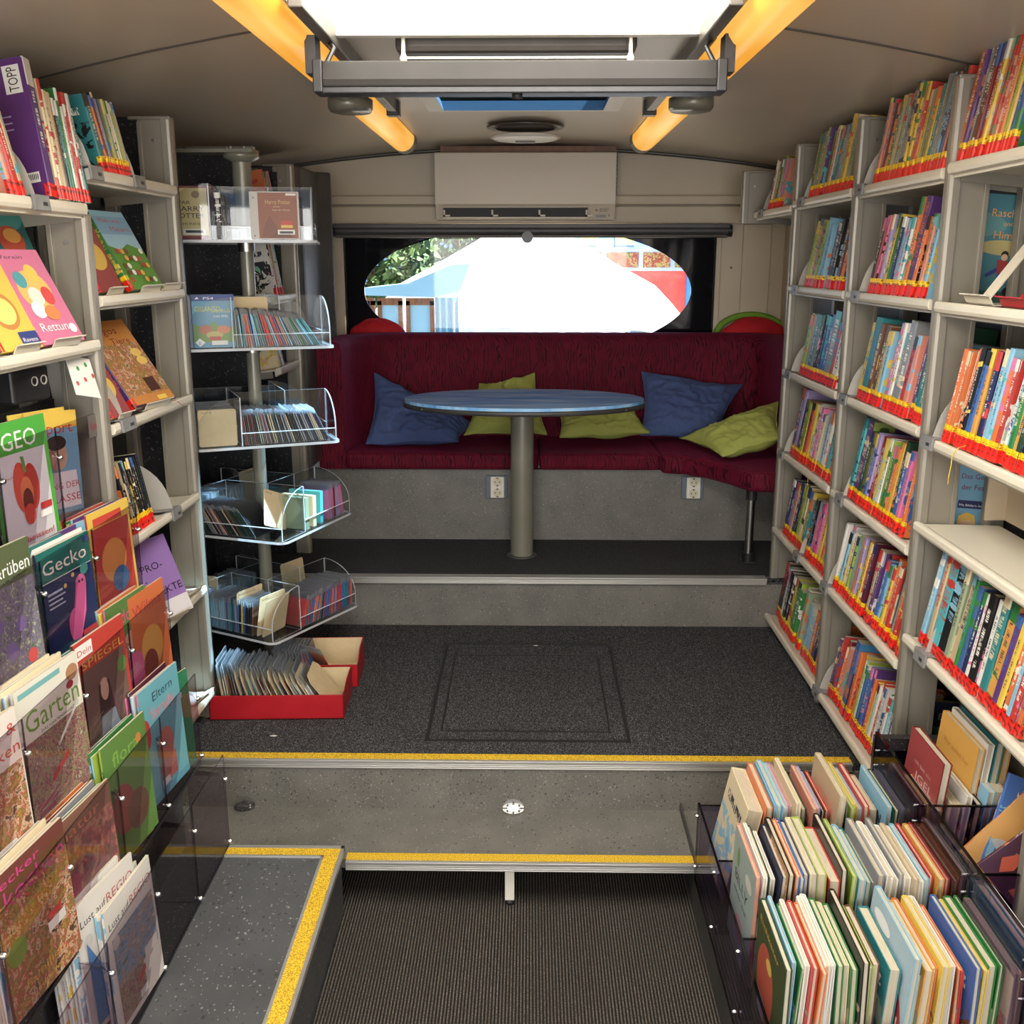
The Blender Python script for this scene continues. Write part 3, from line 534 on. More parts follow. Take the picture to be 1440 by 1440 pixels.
# ================================================================ table
t = thing('oval_table', 'oval table with sea-blue printed top on one grey post', 'table', (-.03, 4.39, ZP), world=True)
E_ = lambda a, b, n=72: [(-.022 + a * math.cos(2 * math.pi * k / n), 4.395 + b * math.sin(2 * math.pi * k / n)) for k in range(n)]
m = MB(); m.prism(E_(.515, .325), .0125, Matrix.Translation((0, 0, 1.2085))); m.build('tabletop', 'sea_print', t)
m = MB(); m.prism(E_(.520, .330), .019, Matrix.Translation((0, 0, 1.189)), sm=True)
for k in range(10):
    x, y = E_(.521, .331, 10)[k]; m.box(x - .003, y - .003, 1.196, x + .003, y + .003, 1.202)
m.build('table_edge', 'dark_grey', t)
m = MB(); m.lathe([(.050, ZP), (.050, 1.19)], -.03, 4.39, 32); m.build('table_leg', 'pole_grey', t)
m = MB(); m.lathe([(0, ZP + .006), (.062, ZP + .006), (.066, ZP + .003), (.066, ZP)], -.03, 4.39, 32); m.lathe([(0, 1.18), (.11, 1.18), (.11, 1.189)], -.03, 4.39, 24); m.build('flange', 'dark_grey', t)
# ================================================================ cushions
def pillow(name, label, matn, w, h, th, loc, rot, seed, fold=.012, pinch=.16, grp=None, cat='cushion', sag=0.):
    n = 34
    def surf(sgn):
        def fn(u, v):
            a, b = 2 * u - 1, 2 * v - 1
            pu = (max(0, 1 - abs(a) ** 2.4)) ** .6 * (max(0, 1 - abs(b) ** 2.4)) ** .6
            x = a * w / 2 * (1 - pinch * (1 - b * b) * a * a * .6); z = b * h / 2 * (1 - pinch * (1 - a * a) * b * b * .6)
            p = Vector((x * 5 + seed, z * 5, sgn * 3.1)); q = Vector((x * 14 + seed, z * 14, sgn))
            cr = (abs(noise.noise(p)) ** .7 * 1.2 + .45 * abs(noise.noise(q))) * fold * (.3 + pu)
            y = sgn * (th / 2 * pu) - sgn * cr * 1.4 + .02 * noise.noise(Vector((x * 3, z * 3, seed))) * (1 if abs(a) < 1 else 1)
            z2 = z - sag * (1 - v) * 0 + sag * (a * a) * v
            return (x, y, z2 + h / 2)
        return fn
    m = MB(); m.grid(surf(-1), n, n); m.grid(surf(1), n, n)
    o = m.build(name, matn); o.location = loc; o.rotation_euler = rot; tag(o, label, cat, grp)
    ed = [surf(1)(k / 40, 0) for k in range(41)] + [surf(1)(1, k / 40) for k in range(1, 41)] + [surf(1)(1 - k / 40, 1) for k in range(1, 41)] + [surf(1)(0, 1 - k / 40) for k in range(1, 40)]
    m = MB(); m.path(ed + [ed[0]], .0025, 6, cap=False); m.build('seam', matn, o); return o
G = 'loose cushions on the maroon bench'
def cushion4(label, matn, C, th, seed, fold=.014, pinch=.10):
    """slumped cushion: near-left, near-right, far-right, far-left corners"""
    P = [Vector(c) for c in C]; n = 44; ctr = sum(P, Vector()) / 4; nv = (P[1] - P[0] + P[2] - P[3]).cross(P[3] - P[0] + P[2] - P[1]).normalized()
    def S(sgn):
        def fn(u, v):
            a, b = 2 * u - 1, 2 * v - 1; p = (P[0] * (1 - u) + P[1] * u) * (1 - v) + (P[3] * (1 - u) + P[2] * u) * v
            p = p + (ctr - p) * pinch * ((1 - b * b) * abs(a) ** 3 + (1 - a * a) * abs(b) ** 3)
            pu = max(0, 1 - abs(a) ** 2.6) ** .55 * max(0, 1 - abs(b) ** 2.6) ** .55
            f1 = noise.noise(Vector((u * 3.2 + seed, v * 7, 1.7))); f2 = noise.noise(Vector((u * 9 + v * 6 + seed, v * 4 - u * 3, 3.1))); f3 = noise.noise(Vector((u * 22 + seed, v * 16, sgn * 5)))
            w = (1 - abs(f1) * 2) ** 3 * .9 + (1 - abs(f2) * 2) ** 3 * .6 + f3 * .25
            return tuple(p + nv * (sgn * th / 2 * pu + (w * fold * (.25 + pu * .75) if sgn > 0 else -fold * .3 * pu) + .018 * noise.noise(Vector((a * 1.5, b * 1.5, seed)))))
        return fn
    loc = tuple(P[0]); m = MB(); m.grid(S(-1), n, n); m.grid(S(1), n, n); o = m.build('cushion', matn, loc=loc); tag(o, label, 'cushion', G)
    f = S(1); ed = [f(k / 40, 0) for k in range(41)] + [f(1, k / 40) for k in range(1, 41)] + [f(1 - k / 40, 1) for k in range(1, 41)] + [f(0, 1 - k / 40) for k in range(1, 40)]
    m = MB(); m.path(ed + [ed[0]], .003, 6, cap=False); m.build('seam', matn, o); return o
cushion4('blue cushion slumped at the left end of the bench', 'blue_cloth', [(-.760, 4.70, .962), (-.33, 4.68, .975), (-.270, 4.95, 1.01), (-.750, 4.96, 1.262)], .13, 1.3, .020)
cushion4('lime green cushion behind the table post, nearer the left', 'lime_cloth', [(-.31, 4.84, .985), (.085, 4.84, .985), (.025, 5.06, 1.255), (-.245, 5.05, 1.20)], .11, 4.1, .016)
cushion4('lime green cushion lying low under the right half of the table', 'lime_cloth', [(.145, 4.76, .985), (.57, 4.80, 1.0), (.51, 5.02, 1.12), (.13, 5.02, 1.11)], .10, 7.7, .016)
cushion4('blue cushion propped on the bench right of the table', 'blue_cloth', [(.53, 4.82, .985), (.875, 4.76, .975), (1.045, 5.05, 1.20), (.55, 5.05, 1.262)], .11, 9.2, .018)
cushion4('lime green cushion at right end of the bench by the bookcase', 'lime_cloth', [(.84, 4.40, .975), (1.085, 4.36, 1.05), (1.135, 4.66, 1.165), (.70, 4.70, .99)], .11, 12.5, .012)
def beanbag(label, cx, cz, w, h, matn, seed, rim=False):
    def fn(u, v):
        a, b = 2 * math.pi * u, math.pi * (v - .5); r = 1 + .08 * noise.noise(Vector((math.cos(a) * 2 + seed, math.sin(a) * 2, b * 2))) - .05 * abs(math.sin(a * 2.5 + seed)) ** 6
        return (cx + w / 2 * math.cos(b) * math.cos(a) * r, 5.232 + .06 * math.cos(b) * math.sin(a) * r, cz + h / 2 * math.sin(b) * r)
    m = MB(); m.grid(fn, 40, 20); o = m.build('floor_pillow', matn, loc=(cx, 5.23, cz)); tag(o, label, 'pillow')
    if rim: m = MB(); m.path([(cx - .01 + (w / 2 + .008) * math.cos(R(q)), 5.262, cz + .004 + (h / 2 + .006) * math.sin(R(q))) for q in range(0, 181, 9)], .016, 8); m.build('green_rim', 'green_cloth', o)
beanbag('red pillow on the ledge behind the left bench back', -.765, 1.42, .29, .185, 'red_cloth', 1.0)
beanbag('red round pillow edged in green behind the right bench back', 1.125, 1.42, .33, .20, 'red_cloth', 4.0, True)
# hinges and leg of the folding step
for hx, l in ((-.881, 'left end'), (-.044, 'middle')):
    o = thing('hinge', 'round chrome butterfly hinge at the %s of the grey step' % l, 'hinge', (hx, YM, Z2), world=True, group='step hinges')
    m = MB(); C = [(.033 * math.cos(R(a)), .030 * math.sin(R(a))) for a in range(0, 181, 12)]
    m.prism(C, .002, frame((hx, YM - .0005, Z2 + .004), (1, 0, 0), (0, 0, 1))); m.prism([(x, -y) for x, y in C], .002, frame((hx, YM - .006, Z2), (1, 0, 0), (0, 1, 0))); m.build('leaf', 'chrome', o)
    m = MB(); m.path([(hx - .018, YM - .006, Z2 + .005), (hx + .018, YM - .006, Z2 + .005)], .0045, 10); m.build('knuckle', 'chrome', o)
    for dx, dz in ((-.018, .012), (0, .022), (.018, .012)):
        m = MB(); m.path([(hx + dx, YM - .004, Z2 + dz), (hx + dx, YM - .0015, Z2 + dz)], .003, 8); m.build('screw', 'dark_grey', o); m = MB(); m.path([(hx + dx, YM - .006 - dz, Z2 + .001), (hx + dx, YM - .006 - dz, Z2 + .0035)], .003, 8); m.build('screw', 'dark_grey', o)
o = thing('step_support_leg', 'short white metal leg under the middle of the grey step', 'leg', (-.05, 2.6, 0), world=True)
m = MB(); m.box(-.064, 2.59, .012, -.037, 2.605, Z2 - .032); m.build('leg', 'white_plastic', o, bevel=.001)
m = MB(); m.lathe([(0, 0), (.014, 0), (.012, .012), (0, .012)], -.05, 2.597, 16); m.build('foot', 'rubber', o)
# ================================================================ outside
m = MB(); m.box(-14, 5.6, -.95, 14, 40, -.9); tag(m.build('ground_outside', 'ground'), kind='structure')
t = thing('round_tent', 'large white canvas round tent outside behind the oval window', 'tent', (0, 19.6, -.9), world=True)
TY = 19.6
PRO = [(.10, 2.75), (.45, 2.45), (.95, 2.12), (1.74, 1.66), (2.39, 1.33), (2.70, 1.02), (2.88, .80), (2.93, .70)]
def tent(u, v):
    a = -2 * math.pi * u; f = v * (len(PRO) - 1); i = min(int(f), len(PRO) - 2); q = f - i; r = PRO[i][0] * (1 - q) + PRO[i + 1][0] * q; z = PRO[i][1] * (1 - q) + PRO[i + 1][1] * q
    r *= 1 + .012 * math.sin(a * 14) * (r / 3); return (-.05 + r * math.cos(a), TY + r * math.sin(a), z + .02 * math.sin(a * 9 + r * 2))
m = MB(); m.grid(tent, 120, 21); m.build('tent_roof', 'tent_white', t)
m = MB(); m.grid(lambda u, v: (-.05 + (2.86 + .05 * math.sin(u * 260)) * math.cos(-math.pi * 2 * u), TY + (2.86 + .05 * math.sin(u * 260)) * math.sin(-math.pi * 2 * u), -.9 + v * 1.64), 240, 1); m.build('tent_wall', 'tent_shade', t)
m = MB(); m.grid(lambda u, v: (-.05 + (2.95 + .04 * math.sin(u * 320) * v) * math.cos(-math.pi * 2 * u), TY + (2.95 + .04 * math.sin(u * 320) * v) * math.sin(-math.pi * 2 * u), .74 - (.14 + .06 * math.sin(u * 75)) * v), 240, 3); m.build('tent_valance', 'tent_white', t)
t = thing('tent_porch', 'wooden porch with glazed doors and light blue canopy beside the tent', 'porch', (-1.9, 15.5, -.9), world=True)
m = MB(); m.prism([(-2.40, 1.40), (-2.38, 1.30), (-1.36, 1.27), (-1.0, 1.35), (-.85, 1.74), (-1.12, 1.73), (-1.75, 1.47)], .9, frame((0, 15.9, 0), (1, 0, 0), (0, 0, 1))); m.build('canopy', 'tent_blue', t)
for x0, x1 in ((-2.37, -2.24), (-2.20, -1.84), (-1.79, -1.38)):
    m = MB(); y = 15.05; a = .06
    m.box(x0, y, -.9, x0 + a, y + .08, 1.22); m.box(x1 - a, y, -.9, x1, y + .08, 1.22); m.box(x0, y, 1.16, x1, y + .08, 1.26); m.box(x0, y, -.9, x1, y + .08, -.2); fr_ = m.build('door', 'wood', t)
    m = MB(); m.box(x0 + a, y + .04, -.2, x1 - a, y + .06, 1.16); m.build('pane', 'tent_blue', fr_)
m = MB(); m.grid(lambda u, v: (-1.37 + .34 * u, 15.1 + .05 * math.sin(u * 22), -.9 + 2.17 * v), 40, 2); m.build('side_curtain', 'tent_blue', t)
t = thing('fair_booth', 'red fairground booth with painted panels behind the tent', 'booth', (3, 23, -.9), world=True)
m = MB(); m.box(1.0, 23, -.9, 3.42, 25, 1.56); m.build('wall', 'red_wall', t); m = MB(); m.box(3.42, 22.9, -.9, 4.3, 25, 1.60); m.build('wall_side', 'blue_canvas', t)
m = MB(); m.box(1.0, 22.95, 1.56, 4.3, 24.5, 2.06); sg = m.build('sign_band', 'tent_shade', t)
for x0, x1 in ((.95, 1.55), (1.66, 2.36), (2.46, 3.05), (3.15, 3.8)):
    m = MB(); m.box(x0, 22.93, 1.63, x1, 22.96, 1.95); m.build('painted_panel', 'circus_print', sg)
m = MB()
for k in range(9):
    x0 = .2 + k * .40; m.add([(x0, 22.3, 2.10 - .05 * (k % 2)), (x0 + .40, 22.3, 2.10 - .05 * (k % 2)), (x0 * .5 + 1.2, 24, 3.3), (x0 * .5 + 1.0, 24, 3.3)], [(0, 1, 2, 3)], m=k % 2)
m.build('striped_awning', ['yellow_canvas', 'blue_canvas'], t)
def tree(name, label, x, y, z0, s, seed):
    rr = random.Random(seed); t = thing(name, label, 'tree', (x, y, -.9), group='trees behind the tent', world=True)
    m = MB(); m.path([(x, y, -.9), (x + .1, y, .8), (x, y, z0 + s)], [.16, .12, .05], 8); m.build('trunk', 'wood', t)
    m = MB()
    for i in range(1500):
        d = Vector((rr.gauss(0, 1), rr.gauss(0, 1), rr.gauss(0, 1))).normalized() * s * (.55 + .5 * rr.random()); p = Vector((x, y, z0 + s * .6)) + Vector((d.x, d.y * .6, d.z * .9))
        a = Vector((rr.gauss(0, 1), rr.gauss(0, 1), rr.gauss(0, 1))).normalized(); b = a.orthogonal().normalized(); q = .13 + .1 * rr.random()
        m.add([p - a * q, p + b * q * .5, p + a * q, p - b * q * .5], [(0, 1, 2, 3)])
    m.build('crown', 'leafage', t)
tree('leafy_tree', 'dark leafy tree left of the tent, farthest left', -4.0, 26, .9, 1.8, 1)
tree('leafy_tree', 'dark leafy tree rising behind the left slope of the tent', -2.1, 30, 1.3, 1.9, 2)
tree('leafy_tree', 'bright leafy treetop just left of the tent peak', -.7, 34, 1.9, 1.9, 3)
# ================================================================ books
def art(mb, M, w, h, items, mats):
    for i, it in enumerate(items):
        L = M @ Matrix.Translation((0, 0, .0002 * (i + 1))); k = it[0]
        c = rgb(it[-1]) if k != 'm' and not (k == 't') else None
        if k == 'r': x0, y0, x1, y1 = it[1:5]; mb.flat([(x0 * w, y0 * h), (x1 * w, y0 * h), (x1 * w, y1 * h), (x0 * w, y1 * h)], L, 0, c)
        elif k == 'e': cx, cy, rx, ry = it[1:5]; mb.flat([((cx + rx * math.cos(R(a))) * w, (cy + ry * math.sin(R(a))) * h) for a in range(0, 360, 18)], L, 0, c)
        elif k == 'p': mb.flat([(x * w, y * h) for x, y in it[1]], L, 0, c)
        elif k == 't': mb.text(it[1], it[2] * w, it[3] * h, it[4] * h, L, rgb(it[5]), 0, width=(it[6] * w if len(it) > 6 else None))
        elif k == 'm':
            x0, y0, x1, y1 = it[1:5]
            if it[5] not in mats: mats.append(it[5])
            mb.flat([(x0 * w, y0 * h), (x1 * w, y0 * h), (x1 * w, y1 * h), (x0 * w, y1 * h)], L, mats.index(it[5]), (.4, .4, .4))
def book(label, w, t, h, col, acc, loc, rot, group=None, soft=False, mark='ry', items=None, name='book', cat='book', pages='page_block', band=None, spine_items=None, back=False):
    o = thing(name, label, cat, loc, rot, group); A, B = rgb(col), rgb(acc); b = .0008 if soft else .0024; e = .0 if soft else .003
    r = min(.0035, t * .3); xs_ = [(w, -t / 2), (r, -t / 2), (0, -t / 2 + r), (0, t / 2 - r), (r, t / 2), (w, t / 2)]
    xi = [(w, -t / 2 + b), (b, -t / 2 + b), (b, -t / 2 + b), (b, t / 2 - b), (b, t / 2 - b), (w, t / 2 - b)]
    m = MB(); vs = [(x, y, z) for z in (0, h) for x, y in xs_] + [(x, y, z) for z in (0, h) for x, y in xi]
    fs = []; uv = []
    for i in range(5):
        fs.append((i, i + 1, 7 + i, 6 + i))
        if i in (0, 4):
            q = [(3, 0), (2, 0), (2, 1), (3, 1)] if i == 0 else [(2, 0), (3, 0), (3, 1), (2, 1)]
            if (i == 0 and items) or (i == 4): q = [(u_, .03) for u_, _ in q] if (i == 0) else q
        else: us = {1: (0, .12), 2: (.12, .88), 3: (.88, 1)}[i]; q = [(us[0], 0), (us[1], 0), (us[1], 1), (us[0], 1)]
        uv.append(q)
    for i in range(5): fs.append((12 + i, 18 + i, 19 + i, 13 + i)); uv.append([(2.5, .02)] * 4)
    for k in (0, 6):
        for i in range(5): fs.append((k + i, 12 + k + i, 13 + k + i, k + i + 1)); uv.append([(2.5, .02)] * 4)
    for i in (0, 5): fs.append((i, 6 + i, 18 + i, 12 + i)); uv.append([(2.5, .02)] * 4)
    m.add(vs, fs, 0, A, B, uv=uv); cv = m.build('cover', 'printed_cover', o)
    m = MB(); m.box(b, -t / 2 + b, e, w - e, t / 2 - b, h - e); m.build('pages', pages, o)
    if mark:
        m = MB(); g = .0006; q = min(.010, w * .08)
        def strip(z0, z1, c, n):
            P = [(q, -t / 2 - g), (r, -t / 2 - g), (-g, -t / 2 + r), (-g, t / 2 - r), (r, t / 2 + g), (q, t / 2 + g)]
            vv = [(x, y, z) for z in (z0, z1) for x, y in P]; m.add(vv, [(i, i + 1, 7 + i, 6 + i) for i in range(5)], 0, c, uv=[[(i * .3, z0 * n), (i * .3 + .3, z0 * n), (i * .3 + .3, z1 * n), (i * .3, z1 * n)] for i in range(5)])
        if 'r' in mark: strip(.001, .030, lin((222, 34, 22)), 3)
        if 'y' in mark: strip(.030, .044, lin((240, 196, 24)), 9)
        if 'w' in mark: strip(.032, .058, lin((235, 235, 230)), 9)
        m.build('spine_label', 'label_print', o)
    if items:
        mats = ['printed_ink']; m = MB(); art(m, frame((0, -t / 2, 0), (1, 0, 0), (0, 0, 1)), w, h, items, mats); m.build('cover_artwork', mats, o)
    if spine_items:
        mats = ['printed_ink']; m = MB(); art(m, frame((0, t / 2, h), (0, 0, -1), (0, -1, 0)) @ Matrix.Identity(4), h, t, spine_items, mats); m.build('spine_title', mats, o)
    if band: m = MB(); m.box(-.001, -t / 2 - .001, h * .33, w + .001, t / 2 + .001, h * .33 + .014, c=rgb(band)); m.build('elastic_band', 'plain_colour', o)
    return o
ORD = 'first second third fourth fifth sixth seventh eighth ninth tenth eleventh twelfth thirteenth fourteenth fifteenth sixteenth seventeenth eighteenth nineteenth twentieth twenty-first twenty-second twenty-third twenty-fourth twenty-fifth twenty-sixth twenty-seventh twenty-eighth twenty-ninth thirtieth thirty-first thirty-second thirty-third thirty-fourth'.split()
ACC = ['wh', 'ye', 're', 'bl', 'lb', 'cr', 'or', 'nb', 'gr', 'pi', 'bk', 'tu']
def labels_for(toks, where, noun='book', anchor='left'):
    cs = [PAL[c][0] for c, _ in toks]; th = ['thick ' if t >= .027 else ('slim ' if t <= .0145 else '') for _, t in toks]; n = len(toks)
    k1 = [th[i] + cs[i] for i in range(n)]; k2 = [(cs[i], cs[i - 1] if i else '', cs[i + 1] if i < n - 1 else '') for i in range(n)]; out = []
    for i in range(n):
        if cs.count(cs[i]) == 1: s = 'the one %s %s on %s' % (cs[i], noun, where)
        elif 0 < i < n - 1 and cs[i] not in (cs[i - 1], cs[i + 1]) and k2.count(k2[i]) == 1 and len((cs[i] + cs[i - 1] + cs[i + 1]).split()) < 6:
            s = '%s %s between %s and %s ones, %s' % (cs[i], noun, cs[i - 1], cs[i + 1], where)
        else: s = '%s %s, %s from %s, %s' % (k1[i], noun, ORD[i], anchor, where)
        out.append(s)
    return out
def parse(spec, rr, tmin=.015, tmax=.024):
    out = []
    for q in spec.split():
        p = q.split(':'); t = int(p[1]) / 1000 if len(p) > 1 and p[1] else rr.uniform(tmin, tmax); h = int(p[2]) / 1000 if len(p) > 2 else None; out.append((p[0], t, h))
    return out
def fill_row(where, spec, xf, y0, z, seed, side=1, tilt=7, lean=4, hb=.235, hv=.03, wid=.165, mark='ry', group=None, gap=.0012, scale_to=None, faces=None):
    rr = random.Random(seed); T = parse(spec, rr); tot = sum(t / math.cos(R(lean)) + gap for _, t, _ in T)
    if scale_to: f = scale_to / tot; T = [(c, t * f, h) for c, t, h in T]
    L = labels_for([(c, t) for c, t, _ in T], where); y = y0; hcur = hb
    for i, (c, t, h) in enumerate(T):
        if rr.random() < .35: hcur = hb + rr.uniform(-hv, hv)
        hh = h or hcur + rr.uniform(-.004, .004); ln = lean + rr.uniform(-1.4, 2.6); step = t / math.cos(R(ln)) + gap
        yc = y - side * step / 2 if side == 1 else y + step / 2
        a = rr.choice(ACC)
        if a == c: a = 'wh'
        if t >= .03 and c == 'or': a = 'am'
        it = faces.get(i) if faces else None
        book(L[i], wid + rr.uniform(-.02, .012), t, hh, c, a, (xf + side * (rr.uniform(.003, .009) + (.012 if rr.random() < .12 else 0)), yc, z + t / 2 * math.sin(R(ln)) + .001), (R(ln), R(tilt), 0 if side == 1 else math.pi), group or ('books on ' + where), soft=rr.random() < .25, mark=mark, items=it)
        y = y - step if side == 1 else y + step
    return y
# ---------------------------------------------------------------- bookcase carpentry
def post(parent, side, xf, y, z0, z1, name='upright', gapx=(.100, .180), rear=.232):
    """side panel seen end-on: rounded front nose, web, see-through slot, rear stile"""
    s = side; m = MB(); T_ = .036
    m.prism([(0, -T_ / 2 + .008), (s * .004, -T_ / 2 + .002), (s * .012, -T_ / 2), (s * .03, -T_ / 2), (s * .03, T_ / 2), (s * .012, T_ / 2), (s * .004, T_ / 2 - .002), (0, T_ / 2 - .008)], z1 - z0, Matrix.Translation((xf, y, z0)))
    a, b = sorted((xf + s * .03, xf + s * gapx[0])); m.box(a, y - .012, z0, b, y + .012, z1)
    o = m.build(name, 'post_metal', parent, bevel=.0015)
    m = MB(); a, b = sorted((xf + s * (gapx[0] - .012), xf + s * gapx[0])); m.box(a, y - .018, z0, b, y + .018, z1 - .01)
    a, b = sorted((xf + s * gapx[1], xf + s * (gapx[1] + .014))); m.box(a, y - .016, z0, b, y + .016, z1 - .01)
    a, b = sorted((xf + s * (gapx[1] + .014), xf + s * rear)); m.box(a, y - .006, z0, b, y + .006, z1 - .01); m.build('rear_stile', 'post_metal', o, bevel=.001)
    m = MB(); a, b = sorted((xf + s * .002, xf + s * .125)); m.box(a, y - .0185, z1 - .004, b, y + .0185, z1 + .006); m.build('cap', 'post_metal', o, bevel=.003)
    m = MB(); m.path([(xf + s * .055, y - .0125, z1 - .06), (xf + s * .055, y - .0155, z1 - .06)], .005, 12); m.build('screw', 'steel', o)
    return o
def shelf(parent, side, xf, ya, yb, z, dep=.215, tilt=6, matn='shelf_cream'):
    m = MB(); M = Matrix.Translation((xf, 0, z)) @ Matrix.Rotation(math.pi if side < 0 else 0, 4, 'Z') @ Matrix.Rotation(R(tilt), 4, 'Y'); y0, y1 = (ya, yb) if side > 0 else (-yb, -ya)
    lip = [(-.006, -.002), (-.004, .003), (.004, .004), (.016, .001), (.022, -.004), (.022, -.030), (.012, -.030), (.012, -.024), (-.002, -.022), (-.006, -.014)]
    M2 = M @ frame((0, y1, 0), (1, 0, 0), (0, 0, 1)); m.prism(lip, y1 - y0, M2, 0, sm=False)
    m.box(.018, y0, -.009, dep, y1, -.003, 0, M=M); o = m.build('shelf', matn, parent, bevel=.0012)
    for q in (y0, y1 - .003): m = MB(); m.box(.03, q, -.035, dep, q + .003, -.009, M=M); m.build('shelf_bracket', 'post_metal', o)
    return o
def bookend(label, side, xf, y, z, tilt=6, wide=.036, gx=.0, group='grey metal bookends', flip=1, sz=1.):
    o = thing('bookend', label, 'bookend', (xf, y, z), (0, R(tilt), 0 if side > 0 else math.pi), group)
    m = MB(); P = [(0.0, 0.002), (.002, .02)] + [(.004 + .15 * sz * (1 - math.cos(R(a))), .02 + .145 * sz * math.sin(R(a))) for a in range(8, 91, 9)] + [(.175 * sz, .165 * sz), (.175 * sz, .002)]
    m.prism(P, .0015, frame((0, 0, 0), (1, 0, 0), (0, 0, 1))); m.build('plate', 'shelf_grey', o)
    m = MB(); m.box(-.013, -wide, -.026, -.0065, wide, .005); m.box(-.013, -wide, .0045, .15, wide, .0065); c_ = m.build('clip', 'clip_grey', o, bevel=.001)
    m = MB(); m.box(-.0135, -wide * .6 * 1, -.016, -.0129, -wide * .05, -.008, c=(.03, .03, .03)); m.build('clip_mark', 'plain_colour', c_)
    return o
XRF = 1.0; YU = [4.78, 4.08, 3.33, 2.60, 1.86]
BN = {0: 'the short far shelf', 1: 'the far right bookcase', 2: 'the middle right bookcase', 3: 'the near right bookcase'}
bays = {}
for b, l in ((0, 'short silver wall shelf at far right end, above the bench'), (1, 'silver bookcase on the right, farthest full-height one by the bench'), (2, 'silver bookcase on the right, middle one of three'), (3, 'silver bookcase on the right, nearest one, cut by the picture edge')):
    bays[b] = thing('bookcase', l, 'bookcase', (XRF, YU[b], .1), world=True, group='silver bookcases')
post(bays[0], 1, XRF - .06, 4.78, 1.955, 2.175, gapx=(.16, .17))
post(bays[1], 1, XRF, 4.08, ZP + .0, 2.215); post(bays[2], 1, XRF, 3.33, .30, 2.215); post(bays[3], 1, XRF, 2.60, .30, 2.215); post(bays[3], 1, XRF, 1.86, .45, 2.215)
ROWZ = {1: 2.012, 2: 1.700, 3: 1.380, 4: 1.063, 5: .740, 6: .362}
SH = {0: [(1, 2.0)], 1: list(ROWZ.items()), 2: list(ROWZ.items()), 3: [(1, 2.02), (2, 1.697), (3, 1.366), (4, 1.140), (5, .833)]}
for b, rows in SH.items():
    for r_, z in rows:
        ya, yb = YU[b + 1] + .02, YU[b] - .02
        if r_ == 6 and b == 1: yb = 4.20
        shelf(bays[b], 1, XRF + (.0 if r_ < 6 else -.005), ya, yb, z, tilt=(6 if not (b == 3 and r_ == 4) else 1))
m = MB(); m.box(1.232, 3.35, .3, 1.24, 4.76, 2.1); m.build('back_panel', 'black_speckled', bays[1]); m = MB(); m.box(1.232, 2.62, .3, 1.24, 3.31, 2.2); m.build('back_panel', 'black_speckled', bays[2])
m = MB(); m.box(1.236, 1.4, .3, 1.244, 2.62, 2.2); m.build('back_panel', 'black_speckled', bays[3])
m = MB(); m.box(1.222, 1.88, 1.15, 1.230, 2.58, 1.32); m.box(1.17, 2.568, 1.15, 1.225, 2.574, 1.32); m.build('lit_back_panel', 'wall_cream', bays[3])  # cream piece: direct light on the back above the empty shelf, put into colour
NM = {1: 'top shelf', 2: 'second shelf', 3: 'third shelf', 4: 'fourth shelf', 5: 'fifth shelf', 6: 'bottom shelf'}
def where(b, r_): return BN[0] if b == 0 else '%s of %s' % (NM[r_], BN[b].replace('the ', ''))
ROWS = {
 (0, 1): ('dr wh:26 be or gr am ol lb pi be sa', 4.56, .205, None),
 (1, 1): ('ol sg gy lg pu nb br be cr lb te gy gy be ye cr sg ol ye', 3.90, .225, .52),
 (1, 2): ('lg ye ol lg lb gy lb nb nb bk bl br or br', 3.90, .225, .50),
 (1, 3): ('ol lg sg te gy bk nb bl bl gy:34:250 re wh or', 3.92, .225, .54),
 (1, 4): ('pu:24:265 la:20:262 pu ol lg re ye wh wh pi cr wh lb wh br tu or bl', 3.94, .225, .58),
 (1, 5): ('nb pu la sa nb bk lg cr ye te te bk dg pi mg pi ye or tu ye', 3.97, .225, .60),
 (1, 6): ('bk:24 bk:22 wh bk bk ye lg gr:30 wh sg gy lb lb:26 or br nb or', 4.06, .225, .68),
 (2, 1): ('te sa re ma or gr be sg gy gy:30:262 ye re ye or re ye sg ol ye te gy lb bl sa ma re', 3.20, .228, .56),
 (2, 2): ('bk re pi re la wh ye gr nb lb lb:24 wh cr or:22:262 pu:36:262 or bl sa lb', 3.16, .222, .44),
 (2, 3): ('ye te:34:252 br br ye lb bl pi wh gy gy:28:258 re:20 sa pu dg:26:262 te gy lb', 3.19, .235, .56),
 (2, 4): ('te:20:262 tu:18 pu:44:262 dg ol bl la re dr ye wh lg gr or am dg bl:26 pi re or', 3.21, .235, .50),
 (2, 5): ('wh wh lb ye wh lg wh sg or la dr ye re ma re be pu re bl lb gr ye or re dg gy re lb lg ye or', 3.27, .225, .64),
 (2, 6): ('pu ma re dr or be sa dg sg bl:46:262 re or ye lg wh bl nb bl pu or ye lb wh re wh gr wh lb wh bl wh or', 3.26, .225, .56),
 (3, 1): ('or:32:300 pu:20:290 gy:16:288 br:24:290 dr:18 re:22 ye:18 or re sa or lg ye bl gr', 2.605, .25, None),
 (3, 3): ('or or wh or bk bl am ye nb lb lb or re wh lb gr am dg bk lb wh nb la lb pu nb re', 2.50, .238, None),
 (3, 5): ('lb:24:275 nb:20:272 be:22:268 tu:46:268 bk:48:275 sg:24:258 be:32:262 gr:16 bl:22 nb:18 wh:20 bk:34:240 wh te:30:255 am:34:250 pu ye or lb re or', 2.53, .235, None)}
